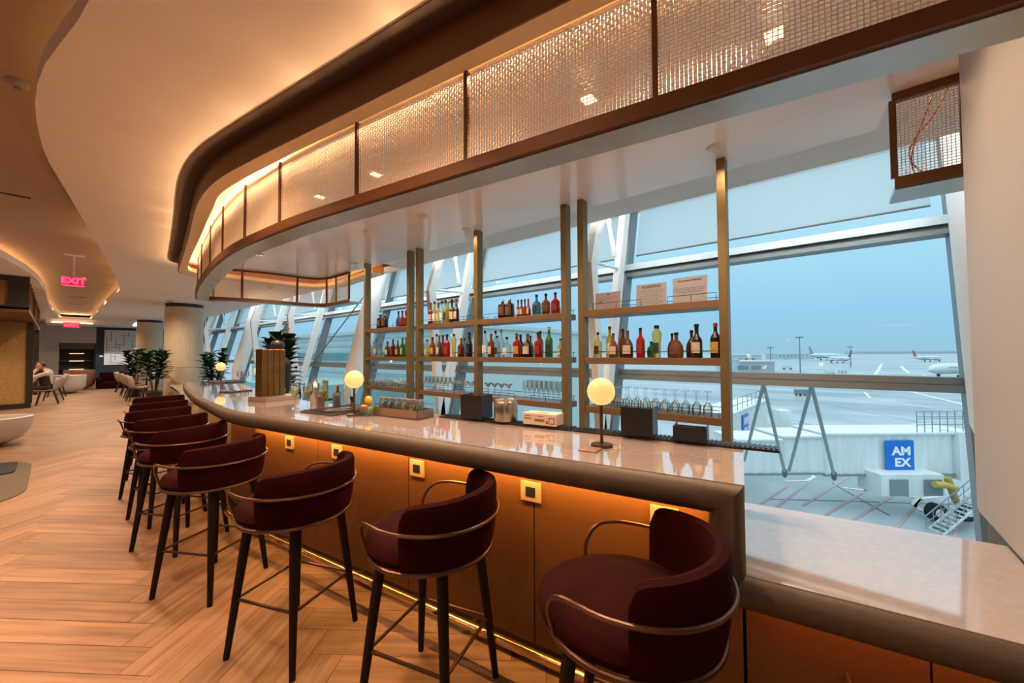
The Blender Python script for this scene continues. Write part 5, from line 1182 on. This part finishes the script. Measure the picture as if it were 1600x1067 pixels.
gline([(1470, 775), (1435, 780), (1428, 788), (1440, 798), (1470, 806), (1530, 815)], .35, M_PW, 'ground_marking')
gline([(1350, 612), (1360, 622), (1420, 632), (1540, 650)], .5, M_PW, 'ground_marking'); gline([(1390, 604), (1540, 640)], .9, M_PW, 'ground_marking'); gline([(1440, 585), (1480, 600), (1540, 610)], .7, M_PW, 'ground_marking')
gline([(1368, 585), (1378, 568)], 1.5, M_PW, 'ground_marking'); gline([(1420, 583), (1408, 572)], 1.5, M_PW, 'ground_marking')

def corrug(b, a, c, z0, z1, pitch=.9, amp=.07, out=-1):
    """corrugated wall from a to c"""
    a = Vector(a); c = Vector(c); d = (c - a); L = d.length; d.normalize(); nn = Vector((d.y, -d.x, 0)) * out; n = int(L / pitch * 4); V = []; F = []
    for i in range(n + 1):
        o_ = amp if (i % 4) in (1, 2) else 0
        p = a + d * L * i / n + nn * o_; V += [(p.x, p.y, z0), (p.x, p.y, z1)]
    for i in range(n): F.append((2 * i, 2 * i + 2, 2 * i + 3, 2 * i + 1))
    b.add(V, F)
JW = mat('jet_bridge_white', (.74, .78, .78), .5, noise=.08, nscale=2, stretch=(1, 1, .2)); JG = mat('jet_bridge_grey', (.22, .26, .28), .5)
def dpt(px, py, depth):
    d = FW * 600 + RT * (px - 800) + UP * (533.5 - py); return EYE + d * (depth / 600)
def jet_tunnel(t, org, pa, pb, zt, zb, back=3.0):
    a, c = Vector(pa), Vector(pb); d = (c - a).normalized(); nn = Vector((-d.y, d.x, 0));
    if nn.dot(FW) < 0: nn = -nn
    b = MB(); corrug(b, a - org, c - org, zb - org.z, zt - org.z, out=(1 if Vector((d.y, -d.x, 0)).dot(FW) < 0 else -1)); b.build('corrugated_side', JW, t, fix=False)
    m = (a + c) / 2 + nn * (back / 2 + .09); rz = math.atan2(d.y, d.x); L = (c - a).length
    MB().box((m.x - org.x, m.y - org.y, (zt + zb) / 2 - org.z), (L, back, zt - zb), rz).build('tunnel_body', JW, t)
    MB().box((m.x - org.x - nn.x * .15, m.y - org.y - nn.y * .15, zt - org.z + .06), (L + .1, back + .3, .14), rz).build('roof', JW, t)
    m2 = (a + c) / 2 - nn * .06; MB().box((m2.x - org.x, m2.y - org.y, zb - org.z - .06), (L, .25, .14), rz).build('bottom_rail', JG, t)
    return nn, rz
def hflat(p): return Vector((p.x, p.y, 0))
A0 = dpt(1284, 680, 29); A1 = dpt(1512, 680, 29); zt = dpt(1290, 679, 29).z; zb = dpt(1290, 740, 29).z
org = Vector((A0.x, A0.y, GZ))
t = tag(empty('jet_bridge', org), 'white corrugated jet bridge with blue logo panel crossing the apron', 'jet bridge')
nn, rz = jet_tunnel(t, org, hflat(A0), hflat(A1), zt, zb)
B0 = dpt(1220, 684, 28.6); B1 = dpt(1284, 684, 28.6); jet_tunnel(t, org, hflat(B0), hflat(B1), zt - .1, zb + .25)
B0 = dpt(1150, 686, 28.2); B1 = dpt(1220, 686, 28.2); jet_tunnel(t, org, hflat(B0), hflat(B1), zt - .25, zb + .35)
d = (A1 - A0); d.z = 0; d.normalize()
c = dpt(1511, 700, 28.8); MB().box((c.x - org.x + nn.x * 1.5, c.y - org.y + nn.y * 1.5, (zt + zb) / 2 - .1 - org.z), (1.8, 3.6, zt - zb + .6), rz).build('cab', JW, t)
# logo panel
lc = dpt(1405.5, 713, 28.75); S_ = 44 / 600 * 28.8
fcn = -nn; lo = Vector((lc.x, lc.y, (dpt(1405, 688, 28.8).z + dpt(1405, 738, 28.8).z) / 2)) - org
BLUE = mat('logo_blue', (.0, .16, .62), .4)
lp_ = MB().box(lo, (S_, .08, 2.4), rz).build('logo_panel', BLUE, t)
xd = d; WH = mat('logo_white', (.85, .88, .9), .4)
def jt(nm, body, dx, dz, size): text(nm, body, size, WH, lp_, lo + xd * dx + Vector((0, 0, dz)) - nn * .06, xd, (0, 0, 1), bold=.035, depth=.01, sx=1.12)
jt('logo_letters', 'AM', .10, .40, .86); jt('logo_letters', 'EX', .14, -.44, .86)
# ac unit under the bridge
c = dpt(1425, 760, 27.6); MB().box((c.x - org.x + nn.x * .9, c.y - org.y + nn.y * .9, c.z - org.z + .1), (98 / 600 * 27.6, 1.9, 1.5), rz).build('air_unit', JW, t)
for px_ in (1405, 1458):
    c2 = dpt(px_, 762, 27.5); MB().box((c2.x - org.x, c2.y - org.y, c2.z - org.z), (1.25, .12, 1.15), rz).build('air_grille', JG, t)
# support leg, wheels, stairs
c = dpt(1495, 790, 27.8); M_YEL = mat('safety_yellow', (.50, .36, .06), .5)
MB().tube([Vector((dpt(1480, 742, 28).x, dpt(1480, 742, 28).y, zb)) - org, Vector((c.x, c.y, GZ + 1)) - org], .22, 8).build('drive_leg', M_YEL, t)
MB().tube([dpt(1460, 757, 27) - org, dpt(1478, 758, 27) - org, dpt(1494, 764, 27) - org], .22, 10).build('air_hose', M_YEL, t, True)
for px_, py_ in ((1462, 795), (1510, 808)):
    c2 = dpt(px_, py_, 27.2); m3 = MB(); q_ = Vector((c2.x, c2.y, GZ + .62)) - org; m3.tube([q_ - nn * .25, q_ + nn * .25], .6, 20); w_ = m3.build('wheel', M_BLACKP, t, True); MB().tube([q_ - nn * .27, q_ - nn * .2], .28, 14).build('hub', JW, w_, True)
st = tag(empty('boarding_stair', (dpt(1490, 830, 25).x, dpt(1490, 830, 25).y, GZ)), 'grey metal access stair rising beside the jet bridge', 'stair'); so = st.location
a = dpt(1458, 835, 25.5); c = dpt(1530, 775, 26.5); g = MB(); hw = -nn * .45
for e_ in (-1, 1):
    g.tube([a + hw * e_ - so, c + hw * e_ - so], .07, 4)
g.build('stringer', M_ALUL, st); g = MB()
for k in range(13): m_ = a.lerp(c, k / 12) - so; g.box(m_, (.3, .95, .05), rz)
g.build('treads', M_ALUL, st); g = MB()
for e_ in (-1, 1):
    up_ = Vector((0, 0, 1.0)); g.tube([a + hw * e_ + up_ - so, c + hw * e_ + up_ - so], .035, 4); g.tube([a + hw * e_ + up_ * .5 - so, c + hw * e_ + up_ * .5 - so], .025, 4)
    for k in range(7): m_ = a.lerp(c, k / 6) + hw * e_ - so; g.tube([m_, m_ + up_], .025, 4)
g.build('handrail', JG, st)
# rails on roof
g = MB()
def rails(t, org, pa, pb, z, h, n):
    g = MB(); a = Vector((pa.x, pa.y, z)) - org; c = Vector((pb.x, pb.y, z)) - org
    for k in (h * .5, h): g.tube([a + Vector((0, 0, k)), c + Vector((0, 0, k))], .035, 4)
    for i in range(n + 1): m_ = a.lerp(c, i / n); g.tube([m_, m_ + Vector((0, 0, h))], .035, 4)
    return g.build('roof_railing', JG, t)
rails(t, org, dpt(1433, 675, 29), dpt(1505, 675, 29), zt + .1, 1.2, 6); rails(t, org, dpt(1433, 675, 31.5), dpt(1505, 675, 31.5), zt + .1, 1.2, 6)
# second bridge behind left
C0 = dpt(1136, 690, 33); C1 = dpt(1200, 690, 44); org2 = Vector((C0.x, C0.y, GZ)); t2 = tag(empty('jet_bridge', org2), 'white corrugated jet bridge with cut-off blue logo, behind the shelf post', 'jet bridge')
z2 = dpt(1150, 645, 35).z; nn2, rz2 = jet_tunnel(t2, org2, hflat(C0), hflat(C1), z2, z2 - 3.2)
rails(t2, org2, C0, C1, z2 + .1, 1.2, 9)
d2_ = (C1 - C0); d2_.z = 0; d2_.normalize(); m_ = Vector((dpt(1163, 664, 37).x, dpt(1163, 664, 37).y, z2 - 1.5))
k_ = (hflat(m_) - hflat(C0)).dot(d2_); m_ = hflat(C0) + d2_ * k_ - nn2 * .1 + Vector((0, 0, z2 - 1.6)); pn_ = MB().box(m_ - org2, (2.0, .08, 2.3), rz2).build('logo_panel', BLUE, t2)
text('logo_letters', 'AM\nEX', 1.0, WH, pn_, m_ - org2 - nn2 * .06, d2_, (0, 0, 1), bold=.03, depth=.01)
MB().box(Vector((dpt(1222, 665, 34).x, dpt(1222, 665, 34).y, z2 - 1.2)) - org2, (1.0, 1.0, 3.2), rz).build('service_box', JW, t2)
# facade prop frames outside below the lower transom
M_FR = mat('galvanised_tube', (.42, .46, .47), .4, .3)
for i, (ap, f1, f2, l) in enumerate((((1193, 600), (1163, 720), (1226, 738), 'left of the two'), ((1268, 602), (1233, 735), (1303, 742), 'right of the two'))):
    def ptf(px_, py_, X): return unpix(px_, py_, 'x', X)
    P0 = ptf(*ap, 5.95); Q1 = ptf(*f1, 7.4); Q2 = ptf(*f2, 7.4); t = tag(empty('facade_brace', P0), 'grey tubular A-shaped brace outside the large window, ' + l, 'brace', 'A-shaped braces outside the window')
    MB().box((-.06, 0, .02), (.20, .10, .05)).build('head_bracket', M_FR, t)
    for q_ in (Q1, Q2): lg = MB().tube([Vector((0, 0, 0)), q_ - P0], .022, 8).build('leg', M_FR, t, True)
    MB().lathe([(0, -.09), (.03, -.06), (.04, 0), (.03, .05), (0, .06)], Q2 - P0, 8).build('shoe', M_ALU, t, True)

# far apron: floodlight masts, aircraft, vehicles, low buildings
def mast(px_, ytop, depth, lab):
    b_ = dpt(px_, 560, depth); t = tag(empty('floodlight_mast', (b_.x, b_.y, GZ)), lab, 'light mast', 'floodlight masts on the airfield'); H_ = dpt(px_, ytop, depth).z - GZ
    MB().tube([(0, 0, 0), (0, 0, H_)], [.35, .2], 8).build('pole', JG, t); MB().box((0, 0, H_), (1.5, 3.5, .7)).build('light_head', JG, t)
mast(1250, 527, 210, 'tall floodlight mast in the middle of the airfield'); mast(1204, 543, 260, 'short distant floodlight mast on the left'); mast(1329, 542, 300, 'distant floodlight mast right of the taller one')
def plane(px_, depth, L, head_r, lab, tailc, py_=None):
    b_ = dpt(px_, 560, depth); t = tag(empty('airliner', (b_.x, b_.y, GZ), head_r), lab, 'aircraft'); r = L * .052; zc = r + L * .05
    PW = mat('aircraft_white', (.62, .70, .74), .35)
    P = [(-.5, .15, .35), (-.42, .55, .25), (-.3, .9, .1), (-.15, 1, 0), (.3, 1, 0), (.40, .92, -.05), (.46, .65, -.12), (.49, .3, -.25), (.5, .05, -.3)]
    MB().tube([(x * L, 0, zc + dz * r) for x, rr, dz in P], [rr * r for x, rr, dz in P], 18).build('fuselage', PW, t, True)
    MB().add([(-.36 * L, -.1, zc + r * .8), (-.47 * L, -.1, zc + r * .8), (-.52 * L, -.1, zc + r * 4.0), (-.46 * L, -.1, zc + r * 4.0), (-.36 * L, .1, zc + r * .8), (-.47 * L, .1, zc + r * .8), (-.52 * L, .1, zc + r * 4.0), (-.46 * L, .1, zc + r * 4.0)], [(0, 1, 2, 3), (7, 6, 5, 4), (0, 4, 5, 1), (1, 5, 6, 2), (2, 6, 7, 3), (3, 7, 4, 0)]).build('tail_fin', tailc, t)
    for s_ in (-1, 1):
        w_ = MB().prism([(.08 * L, s_ * r * .5), (-.08 * L, s_ * r * .5), (-.20 * L, s_ * .45 * L), (-.16 * L, s_ * .45 * L)], zc - r * .5, zc - r * .3).build('wing', PW, t)
        MB().tube([(.10 * L, s_ * .15 * L, zc - r * .9), (.0 * L, s_ * .15 * L, zc - r * .9)], [r * .42, r * .3], 12).build('engine', JG, w_, True)
        MB().prism([(-.40 * L, s_ * r * .2), (-.47 * L, s_ * r * .2), (-.52 * L, s_ * .16 * L), (-.49 * L, s_ * .16 * L)], zc + r * .3, zc + r * .4).build('tailplane', PW, t)
        MB().box((-.02 * L, s_ * .06 * L, r * .3), (.02 * L, .02 * L, r * .6)).build('main_gear', M_BLACKP, t)
    MB().box((.38 * L, 0, zc * .4), (.012 * L, .02 * L, zc * .8)).build('nose_gear', M_BLACKP, t)
    g = MB()
    for k in range(26): g.box((-.28 * L + k * .024 * L, -r * .99, zc + r * .25), (.008 * L, .06, r * .2)).box((-.28 * L + k * .024 * L, r * .99, zc + r * .25), (.008 * L, .06, r * .2))
    g.build('cabin_windows', M_ALU, t)
hl = lambda a: -math.radians(50) + math.radians(a)   # heading relative to the image plane
plane(1508, 165, 44, hl(180 + 14), 'white airliner taxiing at the right edge of the window, nose to the left', mat('tail_white', (.6, .68, .72), .4))
plane(1288, 520, 60, hl(20), 'distant airliner with pale grey tail behind the tall mast', mat('tail_grey', (.25, .33, .40), .4))
plane(1312, 400, 42, hl(75), 'distant airliner with dark tail fin right of the tall mast', mat('tail_dark', (.07, .10, .16), .4))
plane(1450, 430, 40, hl(8), 'distant airliner with red tail fin', mat('tail_red', (.45, .12, .15), .4))
def truck(px_, depth, s, lab, c):
    b_ = dpt(px_, 575, depth); t = tag(empty('service_truck', (b_.x, b_.y, GZ), hl(random.uniform(-20, 20))), lab, 'truck', 'service vehicles on the apron'); m_ = mat('veh_' + c, {'w': (.6, .66, .68), 'r': (.35, .07, .06), 'g': (.2, .25, .28)}[c], .5)
    MB().box((-.6 * s, 0, 1.3 * s), (3.6 * s, 1.8 * s, 1.6 * s)).build('cargo_box', m_, t); MB().box((1.8 * s, 0, 1.0 * s), (1.2 * s, 1.7 * s, 1.2 * s)).build('cab', m_, t)
    for x in (-1.6, 1.6):
        for y in (-.8, .8): MB().tube([(x * s, (y - .1) * s, .4 * s), (x * s, (y + .1) * s, .4 * s)], .4 * s, 10).build('wheel', M_BLACKP, t, True)
random.seed(5)
for i, (px_, dd, s, c, l) in enumerate(((1262, 170, .9, 'w', 'small pale service truck below the tall mast'), (1240, 175, .9, 'g', 'grey service vehicle left of the tall mast'), (1296, 200, 1.0, 'w', 'white high-loader truck right of the mast'), (1316, 215, 1.0, 'w', 'second white high-loader truck, right of the first'), (1268, 150, .8, 'w', 'low pale baggage tug near the window transom'),
     (1312, 155, .7, 'w', 'tiny tug left of the runway lines'), (1230, 260, 1.2, 'w', 'pale truck by the distant hangar'), (1175, 150, 1.2, 'r', 'red roofed vehicle beside the shelf post'), (1445, 150, 1.0, 'w', 'white tug in front of the taxiing airliner'), (1253, 105, .8, 'g', 'dark apron loader behind the braces'))): truck(px_, dd, s, 'airport vehicle: ' + l, c)
def block(px0, px1, ytop, depth, dep, lab, c, nm='airport_building'):
    a = dpt(px0, 560, depth); c_ = dpt(px1, 560, depth); t = tag(empty(nm, (a.x, a.y, GZ), hl(0)), lab, 'building'); L = (hflat(c_) - hflat(a)).length; H_ = dpt(px0, ytop, depth).z - GZ
    MB().box((L / 2, dep / 2, H_ / 2), (L, dep, H_)).build('block', mat('bld_' + c, {'a': (.38, .44, .47), 'b': (.46, .56, .62), 'c': (.48, .53, .55)}[c], .6), t); MB().box((L / 2, dep / 2, H_ + .3), (L + .6, dep + .6, .6)).build('roof', mat('bld_roof', (.55, .6, .62), .6), t)  # the 'b' tone is pale because distance haze is put into its colour
    g = MB()
    for k in range(max(2, int(L / 6))): g.box((3 + k * 6, -.05, H_ * .6), (2.5, .1, H_ * .25))
    g.build('window_band', JG, t)
block(1146, 1155, 563, 170, 15, 'small grey hut at the left of the airfield view', 'b'); block(1156, 1210, 566, 190, 20, 'low pale ramp building left of the mast', 'a')
block(1150, 1190, 555, 330, 30, 'distant pale hangar on the left horizon', 'c'); block(1216, 1272, 553, 600, 30, 'long distant hangar behind the mast', 'b'); block(1340, 1500, 549.5, 1500, 60, 'faint tree line and sheds along the right horizon', 'b')
# terminal wing with horizontal siding seen through the left windows
t = tag(empty('terminal_wing', (30, 30, GZ)), 'pale terminal wing with horizontal siding outside the left windows', 'building')
M_SID = mat('pale_siding', (.50, .60, .61), .6, noise=.08, nscale=3)
MB().bx(0, 40, 2, 75, 0, 15.0).build('block', M_SID, t); g = MB()
for k in range(14): g.bx(-.12, 0, 2, 75, .6 + k * 1.05, 1.0 + k * 1.05)
g.build('siding_ribs', mat('siding_rib', (.40, .52, .54), .6), t)
MB().bx(-.3, 40.3, 1.7, 75.3, 15.0, 15.5).build('parapet', M_SID, t); MB().bx(-.2, 0, 4, 74, 11.0, 12.2).build('window_band', mat('teal_glazing', (.10, .26, .27), .2), t)
MB().bx(-14, 0, 14, 30, 0, 8.5).build('annex', mat('teal_annex', (.25, .42, .42), .5), t)
